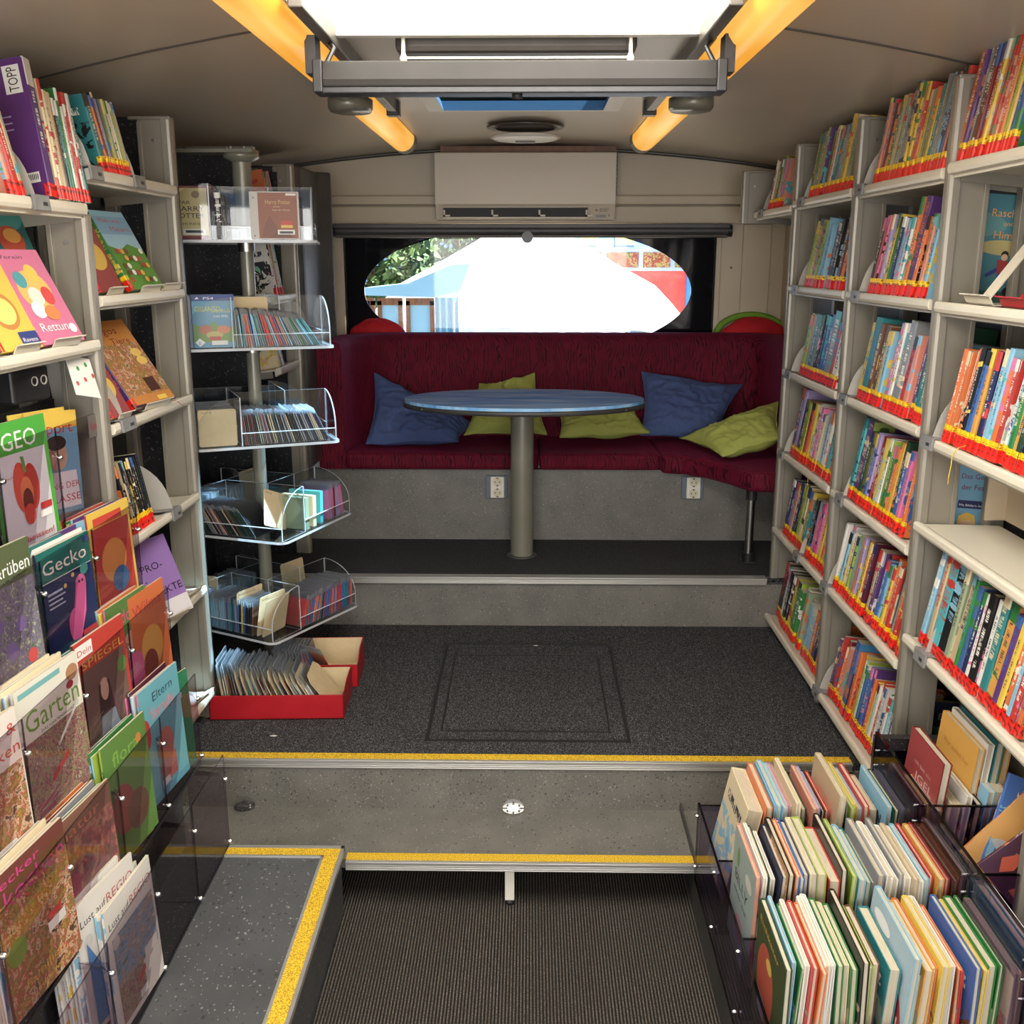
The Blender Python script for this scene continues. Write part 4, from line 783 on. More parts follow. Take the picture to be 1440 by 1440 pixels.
RA = [('r', 0, 0, 1, 1, (62, 128, 142)), ('e', .3, .72, .5, .12, (92, 150, 150)), ('e', .8, .52, .35, .07, (190, 175, 110)), ('r', 0, 0, 1, .12, (50, 90, 80)), ('t', 'Rasch', .57, .80, .10, (240, 160, 50), .32), ('t', 'und', .74, .72, .06, (240, 160, 50), .14), ('t', 'Him', .64, .60, .10, (240, 160, 50), .24),
      ('e', .83, .46, .05, .035, (30, 22, 22)), ('e', .83, .435, .045, .03, (225, 175, 140)), ('p', [(.74, .41), (.88, .40), (.90, .29), (.76, .28)], (170, 40, 40)), ('p', [(.78, .29), (.88, .29), (.80, .15), (.74, .16)], (40, 60, 140)), ('p', [(.76, .30), (.62, .24), (.60, .27), (.75, .34)], (40, 60, 140)), ('e', .78, .10, .05, .04, (30, 30, 30)), ('e', .92, .12, .05, .04, (30, 30, 30))]
DG = [('r', 0, 0, 1, 1, (110, 170, 205)), ('e', .60, .95, .07, .02, (30, 50, 80)), ('e', .72, .93, .05, .02, (30, 50, 80)), ('t', 'Das Geh', .55, .72, .075, (130, 30, 60), .36), ('t', 'der Fes', .57, .61, .075, (130, 30, 60), .32), ('r', .56, .42, 1, .50, (40, 45, 100)), ('t', 'Mit Bildern lesen', .58, .44, .035, (240, 240, 235), .38),
      ('e', .72, .22, .13, .11, (235, 190, 150)), ('p', [(.58, .24), (.60, .34), (.70, .38), (.82, .35), (.86, .25), (.78, .30), (.66, .30)], (235, 190, 70)), ('e', .68, .22, .015, .02, (30, 20, 20)), ('e', .77, .22, .015, .02, (30, 20, 20)), ('p', [(.67, .16), (.78, .17), (.72, .13)], (150, 40, 40)), ('r', .55, 0, 1, .06, (60, 110, 60))]
OS = [('r', 0, 0, 1, 1, (120, 130, 60)), ('r', 0, .72, 1, 1, (30, 40, 70)), ('t', 'ER', .58, .80, .10, (170, 170, 170), .16), ('e', .88, .80, .10, .06, (200, 180, 60)), ('r', .5, .52, 1, .72, (60, 130, 120)), ('r', .55, .36, .86, .46, (190, 40, 60)), ('t', 'Maxi Wolf', .57, .38, .05, (240, 220, 210), .26), ('t', 'oskar', .56, .18, .12, (40, 30, 70), .34)]
OWL = [('r', 0, 0, 1, 1, (95, 105, 105)), ('r', 0, 0, 1, .25, (50, 60, 50)), ('t', 'D', .30, .80, .10, (30, 30, 35)), ('e', .42, .56, .16, .10, (110, 80, 55)), ('e', .36, .62, .05, .04, (210, 190, 150)), ('e', .48, .62, .05, .04, (210, 190, 150)), ('e', .34, .26, .13, .10, (190, 180, 175)), ('e', .28, .40, .03, .07, (200, 185, 180)), ('e', .38, .40, .03, .07, (200, 185, 180)), ('e', .6, .3, .10, .09, (150, 130, 110))]
UNS = [('r', 0, 0, 1, 1, (20, 60, 100)), ('r', 0, .60, 1, 1, (50, 135, 190)), ('t', 'UNS', .30, .70, .14, (230, 235, 235), .5), ('e', .4, .3, .25, .16, (30, 110, 150)), ('e', .42, .3, .1, .08, (120, 190, 200))]
FACE = {(1, 3): {9: OWL}, (2, 6): {9: UNS}, (2, 4): {2: [('r', 0, 0, 1, 1, (70, 40, 95)), ('r', 0, .80, .42, 1, (130, 150, 60)), ('e', .22, .91, .10, .04, (60, 80, 40)), ('e', .55, .66, .34, .12, (190, 170, 210)), ('t', 'A', .42, .60, .14, (30, 20, 40)), ('e', .3, .42, .06, .04, (200, 150, 210)), ('e', .62, .30, .24, .15, (40, 25, 30)), ('e', .64, .26, .15, .10, (150, 95, 60)), ('r', 0, .05, .24, .14, (222, 34, 22)), ('r', 0, .14, .24, .20, (240, 196, 24))]},
        (3, 5): {4: [('r', 0, 0, 1, 1, (34, 34, 48)), ('r', 0, 0, 1, .34, (60, 120, 60)), ('r', .12, .80, .62, .97, (110, 165, 45)), ('t', 'Hoerspiel', .2, .85, .06, (240, 240, 230), .34), ('e', .9, .5, .03, .01, (240, 240, 240)), ('e', .5, .6, .015, .008, (240, 240, 240)), ('e', .7, .68, .015, .008, (240, 240, 240)), ('e', .35, .48, .015, .008, (240, 240, 240)), ('p', [(.75, .34), (.82, .44), (.95, .46), (1, .34)], (190, 50, 60))],
                 14: [('r', 0, 0, 1, 1, (205, 130, 70)), ('m', 0, .25, 1, .8, 'food_print'), ('p', [(0, .1), (.1, .28), (.2, .1), (.3, .28), (.4, .1), (.5, .28), (.6, .1), (.7, .28), (.8, .1)], (40, 50, 90)), ('p', [(0, 0), (.1, .14), (.2, 0), (.3, .14), (.4, 0), (.5, .14), (.6, 0)], (60, 140, 80)), ('r', .3, .8, .7, .9, (230, 220, 190))]}}
for (b, r_), (spec, y0, hb, sc_) in ROWS.items():
    z = dict(SH[b])[r_]
    ln = {(1, 5): 6, (1, 2): 6, (2, 5): 5, (1, 6): 5, (0, 1): 7, (3, 1): 7}.get((b, r_), 4.5)
    fill_row(where(b, r_), spec, XRF + (.006 if r_ < 6 else .012), y0, z + .001, b * 10 + r_, 1, 7, ln, hb, .016, .165, 'r' if (b, r_) == (3, 5) else 'ry', scale_to=sc_, faces=FACE.get((b, r_)))
# books whose front covers show through the slot of the near upright
book('children\'s book with teal cover titled Rasch und Him, seen through upright slot', .185, .012, .262, 'te', 'or', (XRF + .012, 2.636, 1.702), (0, R(4), 0), None, mark=None, items=RA)
book('light blue children\'s book titled Das Geh der Fes, seen through upright slot', .185, .012, .262, 'lb', 'nb', (XRF + .012, 2.636, 1.066), (0, R(4), 0), None, mark=None, items=DG)
book('green and blue book at near end of middle bookcase bottom shelf', .185, .012, .262, 'ol', 'nb', (XRF + .012, 2.636, .364), (0, R(4), 0), None, mark=None, items=OS)
def rowbooks(b, r_, spec, y0, seed, **k): fill_row(where(b, r_) + ' back row', spec, XRF + .05, y0, dict(SH[b])[r_], seed, 1, 7, 2, .24, .01, .14, None, **k)
# bookends
BE = [(1, 1, 3.93), (1, 2, 3.93), (1, 3, 3.95), (1, 4, 3.98), (1, 5, 3.66), (1, 6, 4.12), (2, 1, 3.24), (2, 2, 3.20), (2, 3, 3.24), (2, 4, 3.20), (2, 5, 3.29), (2, 6, 3.29), (3, 3, 2.53), (0, 1, 4.60), (3, 5, 2.44)]
for b, r_, y in BE:
    bookend('grey metal bookend on %s' % (where(b, r_)) + ('' if b == 0 else ', at its far end' if (b, r_) != (1, 5) else ', amid the books'), 1, XRF, y, dict(SH[b])[r_] + .001)
# near bookcase, second shelf: display stands
def easel(label, side, x, y, z, rz, matn='shelf_cream', w=.11, lean=22, hgt=.2, back=True):
    o = thing('book_stand', label, 'book stand', (x, y, z), (0, 0, rz), 'cream book display stands')
    m = MB(); P = [(-.012, .022), (-.002, .020), (.006, .004), (.012, .0), (.09, .0), (.09, .002), (.012, .002), (.008, .006), (-.001, .022), (-.012, .025)]
    m.prism([(a, c) for a, c in P], w, frame((0, -w / 2, 0), (1, 0, 0), (0, 0, 1)) @ Matrix.Translation((0, 0, -w))); m.build('lip', matn, o, bevel=.0006)
    if back:
        m = MB(); s_, c_ = math.sin(R(lean)), math.cos(R(lean)); m.prism([(.010, .002), (.010 + hgt * s_, hgt * c_), (.013 + hgt * s_, hgt * c_), (.013, .002)], .05, frame((0, .025, 0), (1, 0, 0), (0, 0, 1))); m.build('back_rest', matn, o)
    return o
easel('cream book stand on second shelf of the near right bookcase, left one', 1, XRF + .01, 2.38, 1.70, 0, w=.14, lean=35)
easel('red book stand on second shelf of the near right bookcase', 1, XRF + .01, 2.20, 1.70, 0, 'red_card', w=.13, lean=35)
book('upright red book at the right picture edge on the empty fourth shelf', .16, .02, .16, 're', 'wh', (XRF + .02, 1.93, 1.143), (0, 0, 0), None, mark='r')
# ribbon bookmarks hanging over shelf lips
def ribbon(label, pts, matn, c=None):
    m = MB(); P = [Vector(p) for p in pts]; vs = []
    for p in P: vs += [p + Vector((0, -.0018, 0)), p + Vector((0, .0018, 0)), p + Vector((-.0006, .0018, 0)), p + Vector((-.0006, -.0018, 0))]
    fs = []
    for i in range(len(P) - 1):
        for k in range(4): fs.append((i * 4 + k, i * 4 + (k + 1) % 4, i * 4 + 4 + (k + 1) % 4, i * 4 + 4 + k))
    m.add(vs, fs, sm=True); tag(m.build('ribbon', matn), label, 'ribbon')
ribbon('yellow ribbon bookmark hanging from third shelf of the near right bookcase', [(1.03, 2.36, 1.385), (1.0, 2.365, 1.376), (.988, 2.37, 1.36), (.990, 2.375, 1.33), (.988, 2.378, 1.30), (.989, 2.38, 1.285)], 'yellow_canvas')
ribbon('short yellow ribbon hanging from fourth shelf of the far right bookcase', [(1.03, 3.58, 1.075), (1.0, 3.58, 1.07), (.992, 3.58, 1.05), (.992, 3.58, 1.02)], 'yellow_canvas')
# ================================================================ left bookcases
XLF = -1.05
lb1 = thing('bookcase', 'silver bookcase on the left between the spinner and magazine rack', 'bookcase', (XLF, 3.16, .3), world=True, group='silver bookcases')
lb2 = thing('bookcase', 'silver bookcase on the left, nearest one above the magazine rack', 'bookcase', (XLF, 2.52, .3), world=True, group='silver bookcases')
post(lb1, -1, XLF, 3.17, Z1, 2.20); post(lb2, -1, XLF, 2.52, .9, 1.90)
LZ = {1: 2.008, 2: 1.710, 3: 1.392, 4: 1.080, 5: .772, 6: .412}
for k, z in LZ.items(): shelf(lb1, -1, XLF, 2.54, 3.15, z)
for z in (1.925, 1.608): shelf(lb2, -1, XLF, 1.3, 2.50, z)
m = MB(); m.box(-1.275, 2.54, Z1, -1.268, 3.19, 2.25); m.build('back_panel', 'black_speckled', lb1)
m = MB(); m.box(-1.275, 1.2, .3, -1.268, 2.54, 1.95); m.build('back_panel', 'dark_grey', lb2)
m = MB()
for y in (2.70, 2.95): m.box(-1.262, y, Z1, -1.252, y + .02, 2.2)
m.build('rear_rail', 'post_metal', lb1)
m = MB(); m.prism([(-1.09, 3.186), (-1.052, 3.186), (-1.052, 3.194), (-1.268, 3.194), (-1.268, 3.186)], 1.9, Matrix.Translation((0, 0, Z1))); m.build('side_panel', 'black_speckled', lb1)
# top shelf of the nearest left bookcase
G = 'books on the top shelf of the nearest left bookcase'
def lbook(label, w, t, h, c, a, x, y, z, ln=0, tilt=7, **k): return book(label, w, t, h, c, a, (x, y, z + t / 2 * math.sin(R(abs(ln)))), (R(ln), R(tilt), math.pi), **k)
TP = [('r', 0, .0, 1, 1, 'pu')]
tp = lbook('large purple book with white TOPP label on the upper left shelf', .20, .034, .30, 'pu', 'wh', -1.045, 2.335, 1.93, 8, 10, group=G, mark='r')
F = frame((.20, .0173, 0), (-1, 0, 0), (0, 0, 1)); m = MB(); m.flat([(0, .004), (.199, .004), (.199, .297), (0, .297)], F, c=lin((84, 42, 104))); G1 = Matrix.Translation((0, 0, .0003))
m.flat([(.150, .225), (.188, .225), (.188, .285), (.150, .285)], F @ G1, c=rgb('wh')); m.text('TOPP', 0, 0, .032, F @ Matrix.Translation((.181, .229, .0006)) @ Matrix.Rotation(R(90), 4, 'Z'), (.01, .01, .01), width=.052)
m.flat([(.02, .035), (.10, .035), (.10, .13), (.02, .13)], F @ G1, c=(.02, .02, .02)); m.flat([(.155, .034), (.185, .034), (.185, .056), (.155, .056)], F @ G1, c=rgb('wh'))
for k in range(6): m.flat([(.160 + k * .004, .040), (.162 + k * .004, .040), (.162 + k * .004, .052), (.160 + k * .004, .052)], F @ Matrix.Translation((0, 0, .0006)), c=(.02, .02, .02))
for k in range(3): m.flat([(.06, .15 + k * .014), (.15, .15 + k * .014), (.15, .153 + k * .014), (.06, .153 + k * .014)], F @ G1, c=rgb('la'))
m.build('back_cover_print', 'printed_ink', tp)
y = 2.366
for c, t, h, l in (('cr', 12, 262, 'slim cream book next to the large purple book, upper left shelf'), ('cr', 20, 240, 'cream book with red title, second after the large purple one'), ('be', 14, 238, 'beige book left of a black one on the upper left shelf'), ('bk', 14, 228, 'black spined book on the upper left shelf'), ('te', 10, 225, 'slim teal book right of the black one, upper left shelf'),
                   ('gr', 12, 255, 'green book with dark top on the upper left shelf'), ('wh', 16, 215, 'white book between green and red ones, upper left shelf'), ('re', 18, 250, 'red book with white lower spine, upper left shelf'), ('wh', 15, 222, 'last white book on the upper left shelf, by the bookend'), ('te', 16, 250, 'teal leaning book with red foot at right end of upper left shelf')):
    t /= 1000; y += t / 2 + .0012
    lbook(l, .18, t, h / 1000, c, 're' if c in ('cr', 'wh', 'be') else 'wh', -1.05 + .004, y, 1.93, 7 if c != 'te' or t < .012 else 4, 9, group=G, mark='r'); y += t / 2 + .001
fill_row('the upper left shelf behind the purple book', 'sa re be', XLF + .0, 2.17, 1.93, 55, -1, 9, -6, .20, .01, .16, 'r')
bookend('grey metal bookend beside the large purple book', -1, XLF, 2.255, 1.926); bookend('grey metal bookend at right end of the upper left shelf', -1, XLF, 2.56, 2.01, sz=.9)
# top shelf of the middle left bookcase
fill_row('top shelf of the left bookcase', 'te:30:190 or:10 br:9 pi:8 la:8 bk:10:200 ol:8 sg:10 te:9 cr:8 ye:8 wh:9 ye:8 lg:8 be:8 gy:8', XLF, 2.66, 2.009, 31, -1, 8, -9, .185, .006, .15, 'ry')
bookend('grey metal bookend in front of teal book, top shelf of left bookcase', -1, XLF, 2.84, 2.009)
# face-out books on stands
def faceout(label, w, h, t, c, a, x, y, z, rz, lean, items, stand, mark='ry', group=None):
    """front cover towards the aisle; x, y is the spine end of the foot"""
    o = book(label, w, t, h, c, a, (x, y, z + .006), (R(-lean), 0, R(rz)), group, mark=mark, items=items)
    if stand:
        d = Vector((math.cos(R(rz)), math.sin(R(rz)))); q = Vector((x, y)) + d * w * .55 + Vector((d.y, -d.x)) * .013
        easel(stand, -1, q.x, q.y, z - .002, R(rz + 90), w=w * .62, lean=lean, back=False)
    return o
COW = [('r', 0, 0, 1, 1, (150, 195, 215)), ('p', [(0, 0), (1, 0), (1, .5), (.6, .58), (.3, .5), (0, .56)], (90, 150, 50)), ('r', 0, .70, 1, .93, (120, 170, 200)), ('t', 'Muh wie', .12, .85, .08, (200, 50, 60), .62), ('t', 'Malors', .34, .74, .09, (200, 50, 60), .55)] + [('e', .15 + .14 * (k % 6), .12 + .09 * (k * 7 % 5), .055, .035, ((190, 60, 50), (240, 235, 225), (120, 70, 40), (230, 170, 60))[k % 4]) for k in range(20)]
PNK = [('r', 0, 0, 1, 1, (215, 110, 150)), ('t', 'Verein', .1, .90, .06, (60, 40, 60), .5), ('e', .5, .56, .34, .22, (240, 190, 90)), ('e', .3, .68, .12, .09, (70, 160, 170)), ('e', .6, .74, .13, .10, (235, 200, 70)), ('e', .45, .5, .15, .10, (240, 225, 210)), ('e', .7, .5, .12, .10, (220, 60, 60)), ('e', .35, .36, .14, .09, (240, 240, 235)), ('e', .6, .32, .16, .08, (230, 130, 60)), ('t', 'Rettung', .18, .13, .13, (240, 235, 235), .7), ('e', .86, .14, .08, .05, (240, 240, 240))]
YEL = [('r', 0, 0, 1, 1, (238, 190, 50)), ('e', .5, .45, .32, .22, (200, 130, 40)), ('e', .5, .45, .26, .16, (250, 215, 100)), ('r', .55, .03, 1, .2, (40, 60, 130)), ('t', 'Ravens', .6, .08, .07, (240, 230, 230), .35)]
DRG = [('r', 0, 0, 1, 1, (30, 110, 110)), ('e', .5, .8, .5, .16, (60, 160, 150)), ('e', .55, .55, .3, .16, (200, 70, 40)), ('e', .6, .6, .2, .08, (240, 170, 60)), ('e', .45, .3, .25, .12, (235, 200, 60)), ('e', .5, .1, .4, .09, (230, 180, 40)), ('r', 0, .34, 1, .40, (120, 50, 90))]
ORG = [('r', 0, 0, 1, 1, (205, 130, 40)), ('m', 0, .12, 1, .72, 'food_print'), ('t', 'Hugos', .08, .84, .12, (120, 30, 30), .6), ('t', 'Tiere', .40, .72, .10, (120, 30, 30), .45), ('e', .80, .60, .12, .05, (240, 200, 80)), ('e', .82, .50, .12, .05, (240, 200, 80)), ('r', .55, .14, .8, .3, (80, 40, 30)), ('r', .6, .03, .82, .08, (240, 200, 60)), ('r', 0, 0, 1, .02, (60, 30, 50))]
SM = [('r', 0, 0, 1, 1, (150, 60, 60)), ('e', .5, .5, .4, .2, (220, 180, 60)), ('e', .5, .8, .3, .1, (60, 130, 80))]
FO = 'face-out books on stands'
faceout('face-out pink book with party picture on a stand, left edge', .18, .225, .015, 'pi', 'wh', -1.06, 2.215, 1.61, 84, 26, PNK, 'cream stand under the pink face-out book', group=FO)
faceout('face-out yellow book left of the pink one', .155, .19, .012, 'ye', 'bl', -1.06, 2.05, 1.61, 86, 24, YEL, 'cream stand under the yellow face-out book', group=FO)
faceout('teal and orange face-out book seen through the left upright slot', .15, .22, .02, 'br', 'ye', -1.18, 2.34, 1.72, 80, 20, DRG, None, group=FO)
faceout('face-out book with meadow of animals and green spine', .185, .235, .022, 'gr', 'ye', -1.075, 2.80, 1.71, 84, 28, COW, 'cream stand under the green spined face-out book', group=FO)
faceout('narrow face-out book partly hidden left of the green spined one', .13, .20, .010, 'ol', 're', -1.095, 2.64, 1.71, 84, 24, SM, 'cream stand under the narrow face-out book', group=FO)
easel('empty cream stand at right of the green spined face-out book', -1, -1.045, 3.05, 1.71, R(168), w=.10, lean=20, back=False)
faceout('large purple and orange face-out book with red ribbon, left bookcase', .21, .27, .030, 'pu', 'or', -1.075, 2.745, 1.395, 80, 34, ORG, 'cream stand under the large purple and orange book', mark='r', group=FO)
faceout('green and red face-out book at left end, left bookcase middle shelf', .10, .17, .012, 'lg', 'pi', -1.07, 2.58, 1.395, 82, 28, SM, 'cream stand under the small green and red book', group=FO)
ribbon('red ribbon bookmark trailing over the left middle shelf lip', [(-1.05, 2.93, 1.405), (-1.035, 2.95, 1.403), (-1.030, 2.98, 1.395), (-1.030, 3.0, 1.385), (-1.032, 3.03, 1.375)], 'red_cloth')
bookend('grey metal bookend at left end of the left middle shelf', -1, XLF, 2.62, 1.394, wide=.045)
m = MB(); o = thing('card_sheet', 'white sheet with printed dots hanging below the left stand shelf', 'paper', (-1.09, 2.40, 1.585), (R(-20), R(12), R(80)))
m.box(0, 0, -.10, .10, .001, 0, c=rgb('wh')); m.build('sheet', 'plain_colour', o); m = MB(); art(m, frame((0, 0, -.1), (1, 0, 0), (0, 0, 1)), .1, .1, [('e', .2 + .18 * k, .3 + .13 * (k * 3 % 5), .06, .06, ((210, 60, 50), (70, 150, 80))[k % 2]) for k in range(5)], ['printed_ink']); m.build('print', 'printed_ink', o)
fill_row('fourth shelf of the left bookcase', 'bk:12 be:9 bk:12 bk:9 br:9 bk:12 bk:9 bk:12 bk:12 bk:12 bk:12 bk:11', XLF + .0, 2.64, 1.082, 41, -1, 8, -8, .20, .003, .14, 'ry')
bookend('grey metal bookend right of the black books, left bookcase', -1, XLF, 2.92, 1.081)
PUR = [('r', 0, 0, 1, 1, (150, 110, 185)), ('t', 'JEKTE', .38, .30, .13, (25, 15, 30), .58), ('t', '-', .2, .48, .13, (25, 15, 30)), ('r', 0, .0, 1, .22, (225, 220, 225)), ('t', 'PRO-', .2, .62, .13, (25, 15, 30), .5)]
faceout('purple face-out book with black capitals on lower left shelf', .18, .24, .012, 'la', 'bk', -1.075, 2.74, .775, 70, 22, PUR, 'cream stand under the purple face-out book', group=FO)
easel('empty cream stand on fifth shelf of the left bookcase', -1, -1.05, 3.04, .773, R(170), w=.12, lean=20, back=False)
easel('empty cream stand on bottom shelf of the left bookcase', -1, -1.05, 3.06, .413, R(170), w=.10, lean=20, back=False)
o = thing('card_reader', 'small black device with two round buttons behind the magazines', 'device', (-1.12, 2.29, 1.49), (0, 0, R(80)))
m = MB(); m.box(-.08, -.01, 0, .05, .03, .075); m.build('body', 'black_plastic', o, bevel=.006)
for x in (-.005, .028): m = MB(); m.lathe([(.008, 0), (.011, .002), (.011, 0)], 0, 0, 20, M=frame((x, -.0105, .045), (1, 0, 0), (0, 0, 1))); m.build('button', 'shelf_grey', o)
# ---------------------------------------------------------------- far left: dark panels and the last bookcase
lb3 = thing('bookcase', 'silver bookcase at the far left behind the spinner', 'bookcase', (-1.0, 4.5, ZP), world=True, group='silver bookcases')
post(lb3, -1, -.975, 4.42, ZP, 2.175, gapx=(.085, .15))
m = MB(); m.box(-1.28, 4.40, ZP, -1.04, 4.405, 2.15); m.box(-1.275, 3.22, Z1, -1.268, 4.4, 2.2); m.build('back_panel', 'black_speckled', lb3)
m = MB(); m.prism([(-1.28, 4.46), (-.99, 4.46), (-.965, 4.475), (-.96, 4.50), (-.955, 4.78), (-.90, 4.82), (-.90, 4.84), (-1.28, 4.84)], 1.28, Matrix.Translation((0, 0, .90))); m.build('end_cupboard', 'dark_grey', lb3, bevel=.01, seg=3)
for z in (1.94, 1.66, 1.38): shelf(lb3, -1, -.99, 4.06, 4.40, z)
o = thing('display_panel', 'black speckled partition board behind the spinner', 'partition', (-1.1, 3.98, 1.2), world=True)
m = MB(); m.box(-1.355, 3.97, Z1, -1.085, 3.99, 2.19); m.build('board', 'black_speckled', o)
m = MB(); m.box(-1.355, 3.965, 2.185, -1.02, 3.995, 2.205); m.build('top_rail', 'pole_grey', o)
fill_row('top shelf behind the spinner pole', 'or sa gr be sg re pi', -1.0, 4.13, 1.942, 61, -1, 8, -6, .20, .01, .15, 'r', scale_to=.13)
fill_row('second shelf behind the spinner', 'wh be wh be bk pu wh', -1.0, 4.14, 1.662, 62, -1, 8, -6, .21, .006, .15, 'r', scale_to=.12)
fill_row('third shelf behind the spinner', 'cr bl wh bk', -1.0, 4.14, 1.382, 63, -1, 8, -14, .15, .006, .12, None, scale_to=.10)
# ================================================================ magazine rack
YD = [2.560, 2.288, 2.025, 1.762, 1.50]
TX = {'A': -1.08, 'B': -1.02, 'C': -.955, 'D': -.90, 'E': -.84}
TZ = {'A': (1.18, 1.43), 'B': (.94, 1.19), 'C': (.71, .96), 'D': (.467, .717), 'E': (.205, .478)}
TZ['E'] = (.205, .478)
TN = {'A': 'top tier', 'B': 'second tier', 'C': 'third tier', 'D': 'fourth tier', 'E': 'lowest tier'}
rk = thing('magazine_rack', 'stepped magazine rack with smoky acrylic pockets on the left', 'magazine rack', (-1.0, 2.1, ZB), world=True)
for k in 'ABCDE':
    x = TX[k]; z0, z1 = TZ[k]
    for i in range(4):
        m = MB(); m.prism([(YD[i + 1] + .001, z0), (YD[i] - .001, z0), (YD[i] - .001, z1), (YD[i + 1] + .001, z1)], .004, frame((x, 0, 0), (0, 1, 0), (0, 0, 1)), 0, me=1)
        m.build('front_panel', ['smoke_acrylic', 'smoke_edge'], rk)
    for i, y in enumerate(YD):
        if i == 0: yy = y - .006
        else: yy = y
        m = MB(); m.prism([(x, z0), (x, z1 - .07), (x - .012, z1 - .055), (x - .10, z1 - .04), (x - .10, z0)], .004, frame((0, yy + .002, 0), (1, 0, 0), (0, 0, 1)), 0, me=1); m.box(x - .10, yy - .002, z1 - .060, x - .004, yy + .014, z1 - .056, 0)
        dv = m.build('divider', ['smoke_acrylic', 'smoke_edge'], rk)
        for z in (z1 - .07, z0 + .012): m = MB(); m.path([(x + .004, yy, z), (x + .009, yy, z), (x + .0125, yy, z)], [.0065, .0065, .004], 12); m.build('screw', 'chrome', dv)
    m = MB(); m.box(x - .13, 1.4, z0 - .012, x + .003, 2.555, z0 - .002); m.build('shelf', 'black_speckled', rk)
    m = MB(); m.box(x - .125, 1.4, z0 - .01, x - .118, 2.555, z1 + .03); m.build('back_plate', 'black_speckled', rk)
m = MB(); m.prism([(-1.268, ZB), (-.975, ZB), (-.975, .49), (-1.08, .96), (-1.15, 1.2), (-1.268, 1.2)], .012, frame((0, 2.545, 0), (1, 0, 0), (0, 0, 1))); m.build('side_panel', 'black_speckled', rk)
m = MB(); m.box(-1.155, 2.40, 1.375, -1.150, 2.545, 1.44, 0); o = rk
m = MB(); m.flat([(0, 0), (.085, 0), (.085, .055), (0, .055)], frame((-1.074, 2.455, 1.375), (0, 1, 0), (0, 0, 1)), c=lin((95, 88, 86))); m.text('Sport', .012, .018, .028, frame((-1.0735, 2.455, 1.375), (0, 1, 0), (0, 0, 1)), lin((150, 30, 50)), width=.055)
o = m.build('category_label', 'printed_ink', loc=(-1.074, 2.49, 1.40)); tag(o, 'clear pocket label reading Sport at top tier right end', 'label')
def mag(label, tier, pock, dx, dy, c, a, items, w=.205, h=.275, t=.005, rz=84, lean=2.5, dz=0., group=None, roll=0.):
    x = TX[tier] - .014 - dx; z = TZ[tier][0] + .004 + dz; y = YD[pock + 1] + .012 + dy
    return book(label, w, t, h, c, a, (x, y, z), (R(-lean), R(roll), R(rz)), group or 'magazines in the ' + TN[tier], soft=True, mark=None, items=items, name='magazine', cat='magazine', pages='page_block')
def stack(tier, pock, dx0, n, cols, labelf, dy=0., w=.205, h=.27, rz=84, lean=3, t=.0042, seed=0, step=.0062, dz=0.):
    rr = random.Random(seed)
    for i in range(n):
        c = cols[i % len(cols)]; a = rr.choice(['wh', 'ye', 're', 'lb', 'pi'])
        mag(labelf(i, c), tier, pock, dx0 + i * step, dy + rr.uniform(-.006, .006), c, a, None, w, h + rr.uniform(-.012, .006), t, rz + rr.uniform(-1.5, 1.5), lean + rr.uniform(-.5, .5), dz)
def lf(where_): return lambda i, c: '%s magazine, number %s behind the front one, %s' % (PAL[c][0], ['one', 'two', 'three', 'four', 'five', 'six', 'seven', 'eight', 'nine', 'ten'][i], where_)
GEO = [('r', 0, 0, 1, 1, (70, 170, 50)), ('r', .07, .03, .93, .76, (205, 205, 208)), ('t', 'GEO', .20, .79, .19, (240, 240, 235), .60), ('t', 'Frisch so', .12, .58, .035, (190, 50, 40), .3), ('e', .5, .46, .19, .18, (200, 55, 30)), ('e', .42, .5, .13, .19, (215, 70, 40)), ('e', .6, .48, .13, .18, (190, 45, 25)), ('e', .5, .44, .11, .13, (225, 120, 60)), ('e', .5, .38, .09, .10, (110, 35, 22)),
       ('e', .5, .28, .10, .08, (200, 55, 30)), ('p', [(.49, .60), (.54, .60), (.52, .72), (.46, .73)], (110, 150, 70)), ('r', .70, .28, .90, .33, (190, 30, 30)), ('r', .66, .22, .88, .27, (230, 230, 225)), ('t', 'reinbeissen!', .12, .08, .065, (200, 45, 60), .75)]
GEC = [('r', 0, 0, 1, 1, (26, 44, 92)), ('r', 0, .72, 1, 1, (24, 115, 105)), ('t', 'Gecko', .07, .78, .17, (245, 240, 225), .84), ('r', .03, .715, .97, .722, (235, 235, 225)), ('e', .82, .68, .08, .05, (60, 150, 140)), ('e', .72, .58, .10, .07, (225, 90, 160)), ('p', [(.62, .58), (.82, .55), (.75, .30), (.60, .10), (.45, .06), (.50, .30)], (225, 85, 155)), ('e', .52, .22, .13, .16, (215, 80, 150)), ('e', .69, .59, .02, .015, (20, 20, 30)), ('e', .75, .59, .02, .015, (20, 20, 30)), ('e', .42, .62, .03, .02, (235, 200, 90)), ('e', .58, .68, .03, .02, (235, 200, 90)),
       ('r', .08, .60, .36, .62, (180, 190, 210)), ('r', .08, .56, .40, .575, (180, 190, 210)), ('r', .08, .52, .34, .535, (180, 190, 210)), ('r', .08, .48, .38, .495, (180, 190, 210)), ('p', [(0, 0), (1, 0), (1, .18), (.6, .08), (.3, .12), (0, .06)], (30, 100, 120)), ('r', .62, .09, .9, .14, (190, 40, 50)), ('r', .62, .03, .92, .08, (220, 220, 220)), ('r', .86, .92, .96, .97, (30, 60, 130))]
